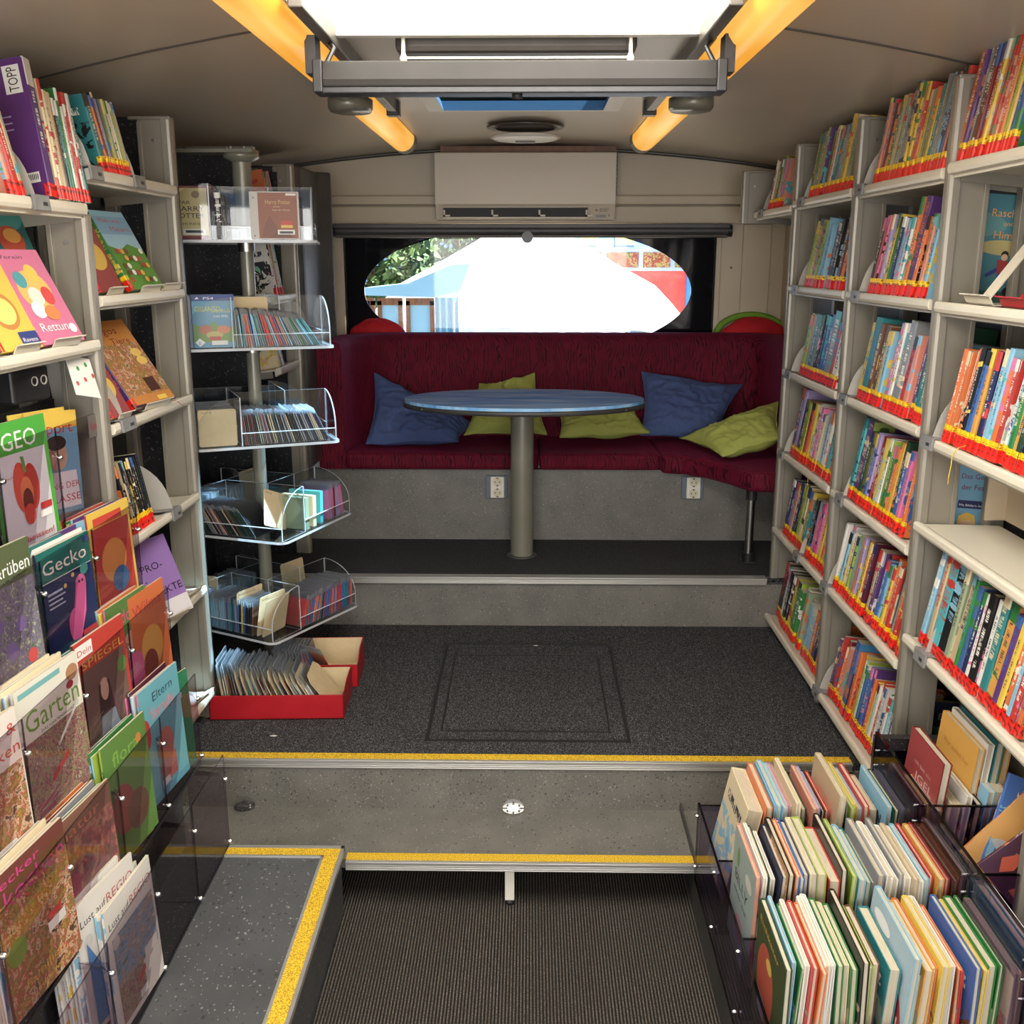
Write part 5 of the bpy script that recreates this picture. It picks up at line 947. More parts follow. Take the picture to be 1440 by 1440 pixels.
KUR = [('m', 0, 0, 1, .86, 'flower_print'), ('r', 0, .74, 1, 1, (84, 96, 60)), ('t', 'kraut&rüben', .02, .80, .13, (245, 245, 238), .95), ('e', .5, .3, .1, .06, (130, 110, 170)), ('e', .7, .45, .08, .05, (130, 110, 170)), ('e', .35, .5, .09, .05, (120, 100, 160)), ('e', .8, .2, .08, .05, (200, 60, 60)), ('r', .72, .05, .98, .11, (200, 35, 35))]
KUN = [('r', 0, 0, 1, 1, (110, 170, 200)), ('r', 0, .86, 1, 1, (235, 195, 50)), ('t', 'Sport', .25, .82, .13, (200, 30, 40), .65), ('e', .55, .64, .2, .13, (200, 160, 130)), ('e', .55, .74, .2, .06, (60, 45, 35)), ('p', [(.2, .5), (.9, .5), (.95, .2), (.15, .2)], (235, 235, 235)), ('t', 'KING DER', .25, .36, .075, (200, 40, 50), .7), ('t', 'KLASSE', .25, .25, .085, (200, 40, 50), .7), ('r', 0, 0, 1, .16, (120, 110, 110))]
mag('green bordered GEO magazine with red pepper face, top tier of the rack', 'A', 1, 0, .0, 'gr', 'wh', GEO, w=.21, h=.285, t=.006)
mag('yellow topped football magazine leaning behind the green GEO magazine', 'A', 0, .02, -.09, 'ye', 'lb', KUN, w=.20, h=.285, rz=82, roll=5)
mag('yellow magazine edge showing above the football magazine', 'A', 0, .036, -.11, 'ye', 'gr', None, w=.20, h=.285, rz=80, roll=2)
mag('blue and navy magazine with a tick badge, second tier behind Gecko', 'B', 1, .020, -.055, 'te', 'nb', [('r', 0, 0, 1, 1, (30, 120, 120)), ('t', 'Gecko', .3, .80, .15, (235, 235, 225), .6), ('r', .78, .88, .97, .97, (30, 60, 130))], h=.265)
mag('dark green and blue Gecko magazine with pink pig, second tier', 'B', 1, 0, .02, 'te', 'nb', GEC, w=.21, h=.25, t=.009)
stack('B', 1, .009, 2, ['wh', 'pu'], lf('Gecko pocket of second tier'), dy=.02, h=.262)
mag('kraut and rueben gardening magazine with flower meadow, second tier at left edge', 'B', 2, 0, .01, 'dg', 'wh', KUR, w=.21, h=.30, t=.008, dz=.01)
stack('B', 2, .010, 5, ['cr', 'wh', 'cr', 'sg', 'wh'], lf('flower magazine pocket'), dy=.0, h=.285)
COM = [('r', 0, 0, 1, 1, (235, 195, 50)), ('r', .05, .05, .95, .85, (200, 60, 50)), ('t', 'COMIC', .12, .84, .12, (220, 60, 40), .7), ('e', .5, .5, .3, .2, (230, 150, 60)), ('e', .6, .3, .2, .12, (60, 120, 170))]
mag('yellow edged comic magazine in front of the second tier comic pile', 'B', 0, 0, .02, 'ye', 're', [i if i[0] != 't' else ('r', .12, .86, .8, .94, (220, 60, 40)) for i in COM], w=.20, h=.27, t=.006)
stack('B', 0, .008, 8, ['lb', 'pu', 'ye', 'gr', 're', 'ye', 'bl', 'gr'], lf('second tier comic pile'), dy=-.02, h=.265, t=.0055, step=.0075)
MAE = [('r', 0, 0, 1, 1, (90, 130, 60)), ('t', 'Mädchen', .05, .80, .16, (230, 60, 140), .85), ('e', .5, .5, .25, .2, (220, 170, 140)), ('e', .5, .35, .3, .15, (220, 90, 150))]
HEX = [('r', 0, 0, 1, 1, (220, 110, 40)), ('t', 'Wilma', .08, .80, .15, (200, 30, 40), .8), ('e', .5, .45, .3, .2, (240, 180, 60)), ('e', .4, .3, .2, .14, (140, 60, 40))]
mag('orange magazine with red title at far end of the third tier', 'C', 0, 0, .055, 'or', 're', HEX, w=.19, h=.28, t=.005)
mag('green magazine with pink title beside the orange one, third tier', 'C', 0, .012, -.05, 'lg', 'pi', MAE, w=.20, h=.29, t=.006)
stack('C', 0, .02, 4, ['ye', 'or', 'gy', 'pi'], lf('far third tier pocket'), dy=-.06, h=.285, t=.006)
SPI = [('r', 0, 0, 1, 1, (200, 50, 30)), ('r', .06, .06, .94, .74, (120, 90, 80)), ('r', .02, .86, .34, .97, (245, 240, 235)), ('t', 'Dein', .05, .885, .07, (200, 30, 30), .26), ('t', 'SPIEGEL', .10, .76, .10, (240, 190, 60), .85), ('e', .45, .50, .10, .10, (200, 155, 130)), ('p', [(.34, .56), (.56, .56), (.62, .28), (.52, .32), (.40, .32), (.30, .28)], (70, 45, 35)), ('e', .45, .50, .08, .09, (215, 170, 145)), ('p', [(.32, .30), (.60, .30), (.70, .06), (.26, .06)], (150, 170, 180)), ('e', .85, .6, .1, .07, (90, 130, 60))]
mag('red Dein Spiegel magazine with long haired girl, third tier', 'C', 1, 0, .01, 're', 'br', SPI, w=.215, h=.28, t=.007)
mag('dark teal magazine behind the red one, third tier', 'C', 1, .010, -.02, 'te', 'dg', None, w=.20, h=.27)
GAR = [('m', 0, 0, 1, .68, 'tree_print'), ('r', 0, .60, 1, 1, (225, 222, 205)), ('t', 'Garten', .10, .66, .22, (110, 165, 40), .85), ('r', .05, .93, .70, .97, (110, 180, 180)), ('e', .88, .88, .10, .06, (180, 130, 90)), ('e', .82, .80, .06, .03, (150, 30, 40)), ('t', 'DAS GARTENMAGAZIN', .30, .615, .03, (60, 80, 50), .6), ('p', [(.35, .25), (.65, .36), (.65, .32), (.36, .21)], (190, 30, 40)), ('r', .08, .10, .38, .14, (160, 60, 100)), ('r', .08, .05, .34, .08, (160, 60, 100)), ('p', [(.5, .45), (.9, .66), (.92, .64), (.52, .43)], (200, 200, 190))]
mag('Garten magazine with tree cover and green title, third tier', 'C', 2, 0, .01, 'wh', 'ol', GAR, w=.225, h=.285, t=.009)
stack('C', 2, .011, 7, ['wh', 'cr', 'ma', 'wh', 'cr', 'ma', 'cr'], lf('Garten pocket, third tier'), dy=.0, w=.22, h=.285, t=.005, step=.0068)
ESS = [('r', 0, 0, 1, 1, (225, 215, 205)), ('t', 'essen &', .25, .84, .11, (215, 70, 40), .72), ('t', 'trinken', .30, .70, .12, (215, 60, 40), .68), ('m', .1, .05, .98, .64, 'food_print'), ('r', .2, .06, .5, .12, (190, 40, 40))]
mag('food magazine with orange letters at left edge, third tier', 'C', 3, 0, .02, 'cr', 'or', ESS, w=.215, h=.28, t=.007)
stack('C', 3, .009, 4, ['cr', 'wh', 'cr', 'wh'], lf('food pocket, third tier'), dy=.02, h=.28)
ELT = [('r', 0, 0, 1, 1, (100, 180, 195)), ('t', 'Eltern', .32, .84, .11, (25, 50, 80), .5), ('t', 'family', .22, .70, .15, (225, 130, 150), .62), ('e', .08, .62, .10, .13, (200, 30, 40)), ('e', .5, .4, .2, .16, (200, 110, 100)), ('r', .3, .1, .7, .3, (190, 100, 90)), ('r', .3, .08, .5, .14, (235, 235, 235)), ('p', [(.0, 0), (1, 0), (1, .06), (0, .06)], (80, 160, 185))]
mag('light blue Eltern family magazine standing in the fourth tier', 'D', 0, -.0, -.07, 'lb', 'pi', ELT, w=.21, h=.30, t=.006, dz=.03)
stack('D', 0, .009, 3, ['wh', 'ma', 'pi'], lf('Eltern pocket, fourth tier'), dy=-.08, h=.30, dz=.03)
mag('small green magazine lying behind the light blue one, fourth tier', 'D', 0, .035, .075, 'gr', 'wh', [('r', 0, 0, 1, 1, (40, 140, 95)), ('r', .1, .85, .3, .95, (235, 235, 230)), ('r', .1, .74, .8, .8, (210, 225, 215))], w=.17, h=.27, rz=75)
GRU = [('r', 0, 0, 1, 1, (95, 140, 60)), ('t', 'flora', .2, .78, .16, (140, 190, 70), .6), ('e', .8, .84, .06, .04, (220, 130, 40)), ('e', .3, .4, .25, .2, (160, 60, 60)), ('e', .6, .3, .25, .16, (120, 80, 60))]
mag('green magazine with curved top edge in the middle of fourth tier', 'D', 1, 0, -.03, 'gr', 'lg', GRU, w=.20, h=.29, t=.006, dz=.01)
stack('D', 1, .009, 4, ['lg', 'gr', 'cr', 'te'], lf('green pocket, fourth tier'), dy=-.05, h=.295)
SWE = [('r', 0, 0, 1, 1, (140, 95, 75)), ('m', 0, 0, 1, .80, 'face_print'), ('t', 'natur', .08, .82, .13, (225, 130, 80), .7), ('p', [(.05, .1), (.3, .12), (.3, .5), (.05, .5)], (170, 60, 90))]
mag('brown magazine with a face, front of the fourth tier', 'D', 2, 0, -.01, 'br', 'sa', SWE, w=.215, h=.25, t=.006)
stack('D', 2, .009, 8, ['te', 'gy', 'ma', 'dr', 'or', 'pi', 'wh', 'or'], lf('brown pocket, fourth tier'), dy=-.02, h=.252, step=.0068, t=.005)
KOC = [('m', 0, 0, 1, .8, 'food_print'), ('r', 0, .90, 1, 1, (120, 60, 50)), ('t', 'kochen', .10, .76, .17, (200, 40, 130), .86), ('t', 'lecker', .02, .90, .09, (220, 50, 140), .6), ('e', .16, .44, .13, .09, (130, 160, 40)), ('t', 'Familien', .2, .14, .08, (220, 170, 60), .55), ('t', 'Grundrezepte', .12, .05, .06, (220, 170, 60), .7), ('r', .60, .42, .80, .47, (200, 50, 50)), ('r', .58, .34, .84, .41, (215, 210, 205))]
mag('cooking magazine with magenta title at lower left, fourth tier', 'D', 3, 0, .03, 'br', 'mg', KOC, w=.22, h=.285, t=.008)
stack('D', 3, .010, 9, ['wh', 'cr', 'wh', 'gy', 'wh', 'wh', 'cr', 'wh', 'wh'], lf('cooking pocket, fourth tier'), dy=.02, h=.285, w=.215, t=.005, step=.0065)
REG = [('r', 0, 0, 1, 1, (222, 218, 210)), ('t', 'Lust auf', .06, .82, .085, (50, 50, 55), .42), ('t', 'REGIO', .50, .82, .10, (185, 80, 80), .46), ('m', .08, .30, .95, .74, 'coast_print'), ('m', .08, .05, .6, .34, 'tree_print'), ('r', .65, .30, .93, .38, (225, 222, 215)), ('r', .65, .18, .93, .27, (225, 222, 215)), ('p', [(.45, .22), (.62, .28), (.62, .23), (.45, .17)], (200, 50, 50)), ('r', .45, .06, .62, .12, (225, 225, 220)), ('e', .14, .70, .07, .05, (205, 200, 195))]
mag('front white Lust auf REGIO magazine in the lowest tier', 'E', 2, -.002, .035, 'wh', 'lb', REG, w=.215, h=.295, t=.006, rz=86, dz=.005)
stack('E', 2, .007, 2, ['wh', 'wh'], lf('front REGIO magazine, lowest tier'), dy=.035, h=.285, t=.005, rz=87)
mag('red magazine edge behind the front REGIO magazine, lowest tier', 'E', 2, .022, .05, 're', 'dr', None, w=.2, h=.285, rz=87)
REG2 = [i for i in REG if i[0] != 'm'] + [('p', [(.1, .7), (.4, .3), (.4, .05), (.1, .05)], (60, 120, 180))]
mag('white REGIO magazine heading the second pile, lowest tier', 'E', 2, .034, -.012, 'wh', 'lb', REG2, w=.21, h=.30, t=.005, rz=80, dz=.04)
stack('E', 2, .041, 6, ['wh'] * 6, lf('second REGIO pile'), dy=-.03, h=.30, rz=80, t=.006, step=.0085, dz=.04)
# ================================================================ spinner of acrylic trays
PX, PY = -.985, 3.66
sp = thing('cd_spinner', 'revolving stand of five clear acrylic CD trays on a grey pole', 'display stand', (PX, PY, Z1), world=True)
m = MB(); m.path([(PX, PY, Z1), (PX, PY, 2.14)], .0235, 24); m.build('pole', 'pole_grey', sp)
m = MB(); m.path([(PX, PY, 1.90), (PX, PY, 2.13)], .032, 24); m.lathe([(0, 2.15), (.06, 2.15), (.06, 2.135), (.03, 2.12)], PX, PY, 24); m.box(-1.27, PY - .05, 2.15, PX + .05, PY + .05, 2.162)
for a in range(0, 360, 60): m.path([(PX + .045 * math.cos(R(a)), PY + .045 * math.sin(R(a)), 2.16), (PX + .045 * math.cos(R(a)), PY + .045 * math.sin(R(a)), 2.17)], .006, 6)
m.build('top_bracket', 'pole_grey', sp)
m = MB(); m.lathe([(0, Z1 + .03), (.12, Z1 + .025), (.14, Z1), (0, Z1)], PX, PY, 32); m.build('foot', 'pole_grey', sp)
TA, TD, TH = .235, .148, .165
TIER = {1: (1.862, 10, .175), 2: (1.515, 22, .165), 3: (1.185, 24, .165), 4: (.862, -19, .165), 5: (.505, -28, .165)}
TNM = {1: 'top tray', 2: 'second tray', 3: 'third tray', 4: 'fourth tray', 5: 'lowest tray'}
def TM(t_, k): return Matrix.Translation((PX, PY, TIER[t_][0])) @ Matrix.Rotation(R(TIER[t_][1] + 90 * k), 4, 'Z')
for t_, (z, rot, th) in TIER.items():
    m = MB(); P = []
    for sx, sy, a0 in ((1, 1, 0), (-1, 1, 90), (-1, -1, 180), (1, -1, 270)):
        for a in range(0, 91, 15): P.append((sx * (TA + .012 - .03) + .03 * math.cos(R(a0 + a)), sy * (TA + .012 - .03) + .03 * math.sin(R(a0 + a))))
    m.prism(P, .009, TM(t_, 0) @ Matrix.Translation((0, 0, -.009)), 0, me=1); tr = m.build('tray', ['clear_acrylic', 'acrylic_edge'], sp)
    m = MB(); m.path([(PX, PY, z - .035), (PX, PY, z - .006)], .029, 20); m.build('collar', 'steel', tr)
    for k in range(4):
        M = TM(t_, k); a, d = TA, TD
        m = MB(); m.box(-a + d, -a, 0, a - .004, -a + .0035, .042, 0, M=M); m.box(-a + d, -a, .042, a - .004, -a + .0035, .0445, 1, M=M); m.build('front_lip', ['clear_acrylic', 'acrylic_edge'], tr)
        m = MB(); m.prism([(-a + d, 0), (a, 0), (a, th), (-a + d, th)], .004, M @ frame((0, -a + d, 0), (1, 0, 0), (0, 0, 1)), 0, me=1); m.build('bin_back', ['clear_acrylic', 'acrylic_edge'], tr)
        arc = [(0, 0), (0, .045)] + [(d * (1 - math.cos(R(q))), .045 + (th - .045) * math.sin(R(q))) for q in range(8, 91, 8)] + [(d, th), (d, 0)]
        m = MB(); m.prism(arc, .0045, M @ Matrix.Translation((a, -a, 0)) @ Matrix(((0, 0, -1, 0), (1, 0, 0, 0), (0, 1, 0, 0), (0, 0, 0, 1))), 0, me=1); m.build('bin_side', ['clear_acrylic', 'acrylic_edge'], tr)
def sleeve(name, label, t_, k, s, lean, c, t=.005, w=.125, h=.125, group=None, cat='CD sleeve', dz=0., clear=True, rot=0, fr=0.5, items=None, pal=None, y=None):
    M = TM(t_, k) @ Matrix.Translation((s, -TA + .008 + w * .5 if y is None else y, .001 + dz)) @ Matrix.Rotation(R(rot), 4, 'Z') @ Matrix.Rotation(R(lean), 4, 'Y')
    m = MB(); q = rgb(c)
    if clear: m.box(-t / 2, -w / 2, 0, t / 2, w / 2, h, 1, q); m.box(-t / 2 + .0008, -w / 2 - .0006, .003, t / 2 - .0008, w / 2 - .004, h - .018, 0, q)
    else: m.box(-t / 2, -w / 2, 0, t / 2, w / 2, h, 0, q)
    o = m.build(name, ['plain_colour', 'clear_sleeve'] if clear else ['plain_colour']); o.matrix_world = M
    tag(o, label, cat, group); return o
def sleeves(t_, k, s0, s1, n, leans, cols, label, seed, h=.125, w=.125, clear=True, t=None, name='cd_sleeve', dzs=.004, **kw):
    rr = random.Random(seed)
    for i in range(n):
        f = i / max(1, n - 1); sleeve(name, label, t_, k, s0 + (s1 - s0) * f, leans[0] + (leans[1] - leans[0]) * f + rr.uniform(-1, 1), rr.choice(cols), t or (s1 - s0) / n * .72, w * rr.uniform(.96, 1), h + rr.uniform(-dzs, dzs), 'CD sleeves in the %s' % TNM[t_], clear=clear, **kw)
def card(label, t_, k, s, lean, w=.13, h=.135, txt=None, rot=0, col='tan', rollx=0, y=None, dz=0., flip=False):
    o = bpy.data.objects.new('divider_card', None); COL.objects.link(o); tag(o, label, 'divider card', 'tan divider cards')
    o.matrix_world = TM(t_, k) @ Matrix.Translation((s, -TA + .008 + w * .5 if y is None else y, .002 + dz)) @ Matrix.Rotation(R(rot), 4, 'Z') @ Matrix.Rotation(R(lean), 4, 'Y') @ Matrix.Rotation(R(rollx), 4, 'X')
    m = MB(); r_ = .008; P = []
    for sx, sy, a0 in ((1, 1, 0), (-1, 1, 90), (-1, -1, 180), (1, -1, 270)):
        for a in (0, 30, 60, 90): P.append((sx * (w / 2 - r_) + r_ * math.cos(R(a0 + a)), h / 2 + sy * (h / 2 - r_) + r_ * math.sin(R(a0 + a))))
    m.prism(P, .0016, frame((0, 0, 0), (0, 1, 0), (0, 0, 1))); m.build('card', 'tan_card', o)
    if txt:
        m = MB()
        m.text(txt, -w * .42, h * .9, .009, frame((.0018, 0, 0), (0, 1, 0), (0, 0, 1)), (.04, .03, .02)); m.build('card_text', 'printed_ink', o)
    return o
DK = ['bk', 'bk', 'gy', 'br', 'dg', 'nb', 'dr', 'bk', 'be']; BLU = ['bl', 'bl', 'te', 'nb', 'lb', 'lb']
# lowest tray
sleeves(5, 0, -.065, .03, 13, (-3, 2), ['lb', 'te', 'bl', 'lb', 'gy'], 'slim CD sleeve at the left of the front bin, lowest tray', 1)
sleeves(5, 0, .045, .13, 10, (2, 5), ['bl', 'bk', 'ye', 'bk', 'br', 'gy'], 'slim CD sleeve between tan cards, front bin of lowest tray', 2)
card('tan divider card with black heading in the middle of the lowest tray', 5, 0, .060, 3, txt='Deutsche Kindermusik', h=.15); card('leaning tan card at the near corner of the lowest tray', 5, 0, .150, 10, h=.15, txt='Die Maus'); card('plain tan card in front at the near corner, lowest tray', 5, 0, .170, 12, h=.142, rot=4)
sleeves(5, 1, -.075, .215, 30, (22, 2), ['bl', 'bl', 'te', 'bl', 're', 'nb', 'or'], 'blue and red CD sleeve in the right bin of the lowest tray', 3, h=.118)
sleeves(5, 3, -.05, .2, 14, (0, 4), ['lb', 'wh', 'gy', 'bl'], 'pale CD sleeve in the hidden left bin of the lowest tray', 4)
card('cream card with yellow print standing at the back of the lowest tray', 5, 3, .16, -4, h=.16, txt='Audio'); card('tan card behind the pole in the lowest tray', 5, 2, .0, 6, h=.155)
# fourth tray
sleeves(4, 0, -.075, .12, 26, (-32, -36), ['bk', 'br', 'dr', 'gy', 'bk', 'dg', 'be', 'bk'], 'dark CD sleeve leaning in front bin of the fourth tray', 5)
card('large tan card tilted at near corner of the fourth tray', 4, 0, .15, -12, h=.13, txt='Hoerbuch', rollx=-22, dz=.02, y=-.15)
for i, (c, t, h, l) in enumerate((('sg', .026, .115, 'pale green box set in right bin of the fourth tray'), ('cr', .022, .112, 'cream box set in right bin of the fourth tray'), ('tu', .02, .118, 'green and turquoise box set, right bin of the fourth tray'))):
    sleeve('cd_box_set', l, 4, 1, -.06 + i * .05, 2, c, t, .13, h, 'CD box sets', 'CD box', clear=False)
sleeves(4, 1, .09, .2, 8, (4, -10), ['pi', 'te', 'gy', 'dr', 'la'], 'coloured CD case at the right end of the fourth tray', 6, h=.13, t=.009)
sleeves(4, 3, -.05, .2, 14, (4, 8), ['wh', 'lb', 'gy', 'wh'], 'pale CD sleeve in hidden left bin of the fourth tray', 7)
card('yellow cream card at the back left of the fourth tray', 4, 2, .15, 4, h=.15)
# third tray
sleeves(3, 0, -.075, .21, 44, (-6, -24), DK + ['gy', 'sg', 'gy'], 'thin dark CD sleeve packed in the right bin of third tray', 8, h=.122)
card('upright tan card facing forward at the left of the third tray', 3, 3, .215, 0, w=.125, h=.125, txt='Thai 3-10')
sleeves(3, 3, .0, .2, 16, (0, 0), ['wh', 'gy', 'lb'], 'pale CD sleeve behind the tan card, third tray', 9)
# second tray
sleeves(2, 0, -.075, .20, 36, (-2, -34), ['bl', 'gr', 're', 'or', 'te', 'te', 'gy', 'dg', 'lb', 'te'], 'coloured CD sleeve fanned in the right bin of second tray', 10, h=.125)
card('cream card behind the fanned sleeves of the second tray', 2, 0, -.02, -1, h=.16, rot=78, y=-.115)
GIG = [('r', 0, 0, 1, 1, (70, 150, 190)), ('r', 0, .88, 1, 1, (30, 60, 140)), ('t', 'PS4', .28, .905, .07, (235, 235, 240), .24), ('p', [(.08, .915), (.14, .96), (.18, .915)], (235, 235, 240)), ('t', 'GIGANTO', .06, .68, .14, (225, 225, 60), .6), ('t', 'SAURUS', .45, .66, .10, (225, 225, 60), .45), ('t', 'DAS SPIEL', .5, .57, .06, (240, 240, 235), .36), ('p', [(0, .1), (1, .1), (1, .4), (.7, .35), (.5, .5), (.3, .36), (0, .46)], (110, 150, 60)), ('e', .3, .34, .16, .09, (190, 90, 50)), ('e', .72, .34, .16, .08, (220, 120, 70)), ('e', .5, .24, .2, .07, (200, 180, 90)), ('r', .38, .14, .64, .21, (205, 35, 30)), ('r', .42, .05, .80, .13, (235, 230, 220)), ('p', [(.14, .02), (.27, .10), (.14, .18), (.03, .10)], (240, 240, 240)), ('t', '0', .115, .06, .08, (30, 30, 30))]
def facecase(label, t_, k, s, y, w, h, t, c, a, items, cat='game case', name='game_case', dz=0., lean=0, rot=0, spine='wh', group=None):
    """a case facing forward (+x side of bin k)"""
    o = book(label, w, t, h, c, a, (0, 0, 0), (0, 0, 0), group, mark=None, items=items, name=name, cat=cat)
    o.matrix_world = TM(t_, k) @ Matrix.Translation((s, y - w / 2, .002 + dz)) @ Matrix.Rotation(R(90 + rot), 4, 'Z') @ Matrix.Rotation(R(-lean), 4, 'X'); return o
facecase('blue PS4 game case with Gigantosaurus title facing forward, second tray', 2, 3, .205, -.145, .135, .172, .014, 'nb', 'bl', GIG)
sleeves(2, 3, -.02, .185, 15, (0, 0), ['wh', 'lb', 'gy', 'nb', 'wh'], 'clear game case behind the blue PS4 game, second tray', 11, h=.165, w=.13, t=.009, name='game_case')
# top tray
HP1 = [('r', 0, 0, 1, 1, (130, 40, 35)), ('r', .06, .05, .94, .96, (215, 190, 120)), ('t', 'WAR', .12, .66, .09, (35, 25, 20), .4), ('t', 'HARRY', .12, .53, .13, (35, 25, 20), .74), ('t', 'POTTER', .12, .40, .13, (35, 25, 20), .74), ('t', 'HUNDE', .3, .27, .06, (60, 30, 25), .45), ('r', .3, .08, .86, .20, (235, 230, 215)), ('r', .36, .12, .80, .17, (40, 40, 40)), ('e', .66, .84, .10, .07, (160, 120, 70)), ('e', .2, .86, .08, .06, (150, 60, 50)), ('r', .06, .05, .94, .07, (150, 60, 50))]
HP2 = [('r', 0, 0, 1, 1, (205, 200, 190)), ('r', .17, .02, .97, .98, (150, 82, 42)), ('t', 'Harry Potter', .32, .74, .13, (215, 175, 90), .52), ('r', .74, .92, .95, .965, (235, 230, 220)), ('t', 'und der', .48, .67, .05, (225, 200, 160), .14), ('t', 'Stein der Weisen', .46, .60, .05, (225, 200, 160), .36), ('p', [(.22, .04), (.60, .04), (.52, .30), (.40, .50), (.30, .34)], (128, 68, 36)), ('p', [(.40, .04), (.90, .04), (.80, .09), (.52, .16)], (112, 58, 32)), ('r', .62, .24, .86, .39, (205, 50, 30)), ('r', .62, .24, .86, .30, (235, 190, 50)), ('r', .55, .10, .90, .20, (235, 230, 220)), ('r', .59, .12, .86, .17, (60, 60, 60)), ('r', .06, .85, .10, .89, (150, 150, 150)), ('r', .06, .05, .10, .09, (150, 150, 150))]
facecase('cream and red book case titled Harry Potter at left of the top tray', 1, 3, .215, -.150, .125, .165, .020, 'dr', 'cr', HP1, 'audiobook', 'audiobook')
facecase('brown Harry Potter audiobook case facing forward on the top tray', 1, 0, .04, -.165, .155, .148, .03, 'wh', 'br', HP2, 'audiobook', 'audiobook', rot=-90, dz=.0)
o = facecase('black spined audiobook beside the brown Harry Potter case, top tray', 1, 0, -.062, -.165, .14, .145, .02, 'bk', 'wh', None, 'audiobook', 'audiobook', rot=0)
facecase('brown patterned audiobook spine right of the brown case, top tray', 1, 0, .142, -.17, .13, .14, .018, 'br', 'be', None, 'audiobook', 'audiobook', rot=0)
sleeve('cd_case', 'small pale CD cases at the right end of the top tray', 1, 1, .06, 3, 'gy', .05, .12, .11, None, 'CD case', clear=False)
sleeve('cd_case', 'blue case standing behind the red and cream book, top tray', 1, 3, .12, 0, 'nb', .04, .13, .17, None, 'CD case', clear=False)
sleeve('cd_case', 'pink CD case between the red and black audiobooks, top tray', 1, 3, .185, 0, 'pi', .014, .13, .15, None, 'CD case', clear=False)
# ---------------------------------------------------------------- red card boxes on the carpet
def openbox(label, x0, y0, x1, y1, z, hf, hb, rz=0.):
    o = thing('storage_box', label, 'box', (x0, y0, z), (0, 0, R(rz)), 'red cardboard boxes'); w, d, t = x1 - x0, y1 - y0, .004
    m = MB(); m.box(0, 0, 0, w, d, t, 0)
    m.prism([(0, 0), (w, 0), (w, hf), (0, hf)], t, frame((0, t, 0), (1, 0, 0), (0, 0, 1))); m.prism([(0, 0), (w, 0), (w, hb), (0, hb)], t, frame((0, d, 0), (1, 0, 0), (0, 0, 1)))
    S = [(0, 0), (d, 0), (d, hb), (d * .5, hb), (d * .15, hf), (0, hf)]
    for x in (0, w - t): m.prism(S, t, Matrix(((0, 0, 1, x), (1, 0, 0, 0), (0, 1, 0, 0), (0, 0, 0, 1))))
    m.build('box_wall', 'red_card', o, bevel=.001)
    m = MB(); m.box(t, t, t, w - t, d - t, t + .002)
    for x in (t, w - t - .001): m.prism([(a * .96 + .004, b * .985) for a, b in S], .001, Matrix(((0, 0, 1, x), (1, 0, 0, 0), (0, 1, 0, 0), (0, 0, 0, 1))))
    m.box(t, d - t - .0012, t, w - t, d - t, hb - .001); m.build('lining', 'tan_card', o); return o
openbox('front red cardboard box full of CD sleeves, standing on dark carpet', -1.06, 3.135, -.615, 3.36, Z1, .085, .094, 2.5)
openbox('second red box with tan lining, behind the full one', -.90, 3.40, -.61, 3.62, Z1, .085, .108, 3)
rr = random.Random(5)
def loose(name, label, x, y, z, lean, c, t, w, h, matn, g, cat, rz=3):
    m = MB(); q = rgb(c) if c else (.5, .5, .5)
    if matn == 'sleeve': m.box(-t / 2, 0, 0, t / 2, w, h, 1, q); m.box(-t / 2 + .0006, -.0006, .002, t / 2 - .0006, w - .003, h * .74, 0, q); ms = ['plain_colour', 'clear_sleeve']
    else: m.prism([(0, 0), (w, 0), (w, h * .86), (w * .86, h), (w * .14, h), (0, h * .86)], t, Matrix(((0, 0, 1, 0), (1, 0, 0, 0), (0, 1, 0, 0), (0, 0, 0, 1)))); ms = ['tan_card']
    o = m.build(name, ms); o.location = (x, y, z); o.rotation_euler = (0, R(lean), R(rz)); tag(o, label, cat, g); return o
n = 62
for i in range(n):
    f = i / (n - 1); x = -1.035 + f * .345 + .01; ln = -6 - 24 * f
    if i % 4 == 3 and i > 12: loose('divider_card', 'tan index card among the sleeves in the front red box', x, 3.155, Z1 + .006, ln - 2, None, .0015, .15, .165, 'tan', 'tan index cards in the red box', 'divider card')
    else: loose('cd_sleeve', 'clear CD sleeve standing in the front red box', x, 3.155 + rr.uniform(0, .03), Z1 + .006, ln + rr.uniform(-1.5, 1.5), rr.choice(['gy', 'bk', 'br', 'be', 'lb', 'dr', 'wh', 'te', 'nb']), .0036, .13, .165 + rr.uniform(-.012, .014) + .02 * (1 - f), 'sleeve', 'CD sleeves in the red box', 'CD sleeve')
loose('divider_card', 'large tan card leaning at the right end of front red box', -.638, 3.16, Z1 + .006, -36, None, .002, .17, .17, 'tan', None, 'divider card')
o = loose('leaflet', 'orange printed leaflet inside the rear red box', -.71, 3.47, Z1 + .03, -30, 'or', .003, .10, .13, 'sleeve', None, 'leaflet', rz=60)
sleeves_b = [loose('cd_sleeve', 'CD sleeve in the rear red box', -.885 + i * .011, 3.43, Z1 + .006, -14, rr.choice(['bl', 'pi', 'pu', 'dg', 'lb']), .006, .13, .13, 'sleeve', 'CD sleeves in the rear red box', 'CD sleeve') for i in range(12)]
# small litter
for l, x, y, s in (('scrap of white paper on the dark carpet before the red box', -.82, 3.02, .012), ('tiny beige crumb on the carpet in the middle', .03, 3.83, .010)):
    m = MB(); m.flat([(-s, 0), (0, s * .4), (s, .002), (s * .3, -s * .4)], Matrix.Translation((x, y, Z1 + .001)), c=rgb('wh')); m.prism([(-s, 0), (0, s * .4), (s, .002), (s * .3, -s * .4)], .0015, Matrix.Translation((x, y, Z1)), c=rgb('wh')); tag(m.build('paper_scrap', 'plain_colour'), l, 'paper scrap')
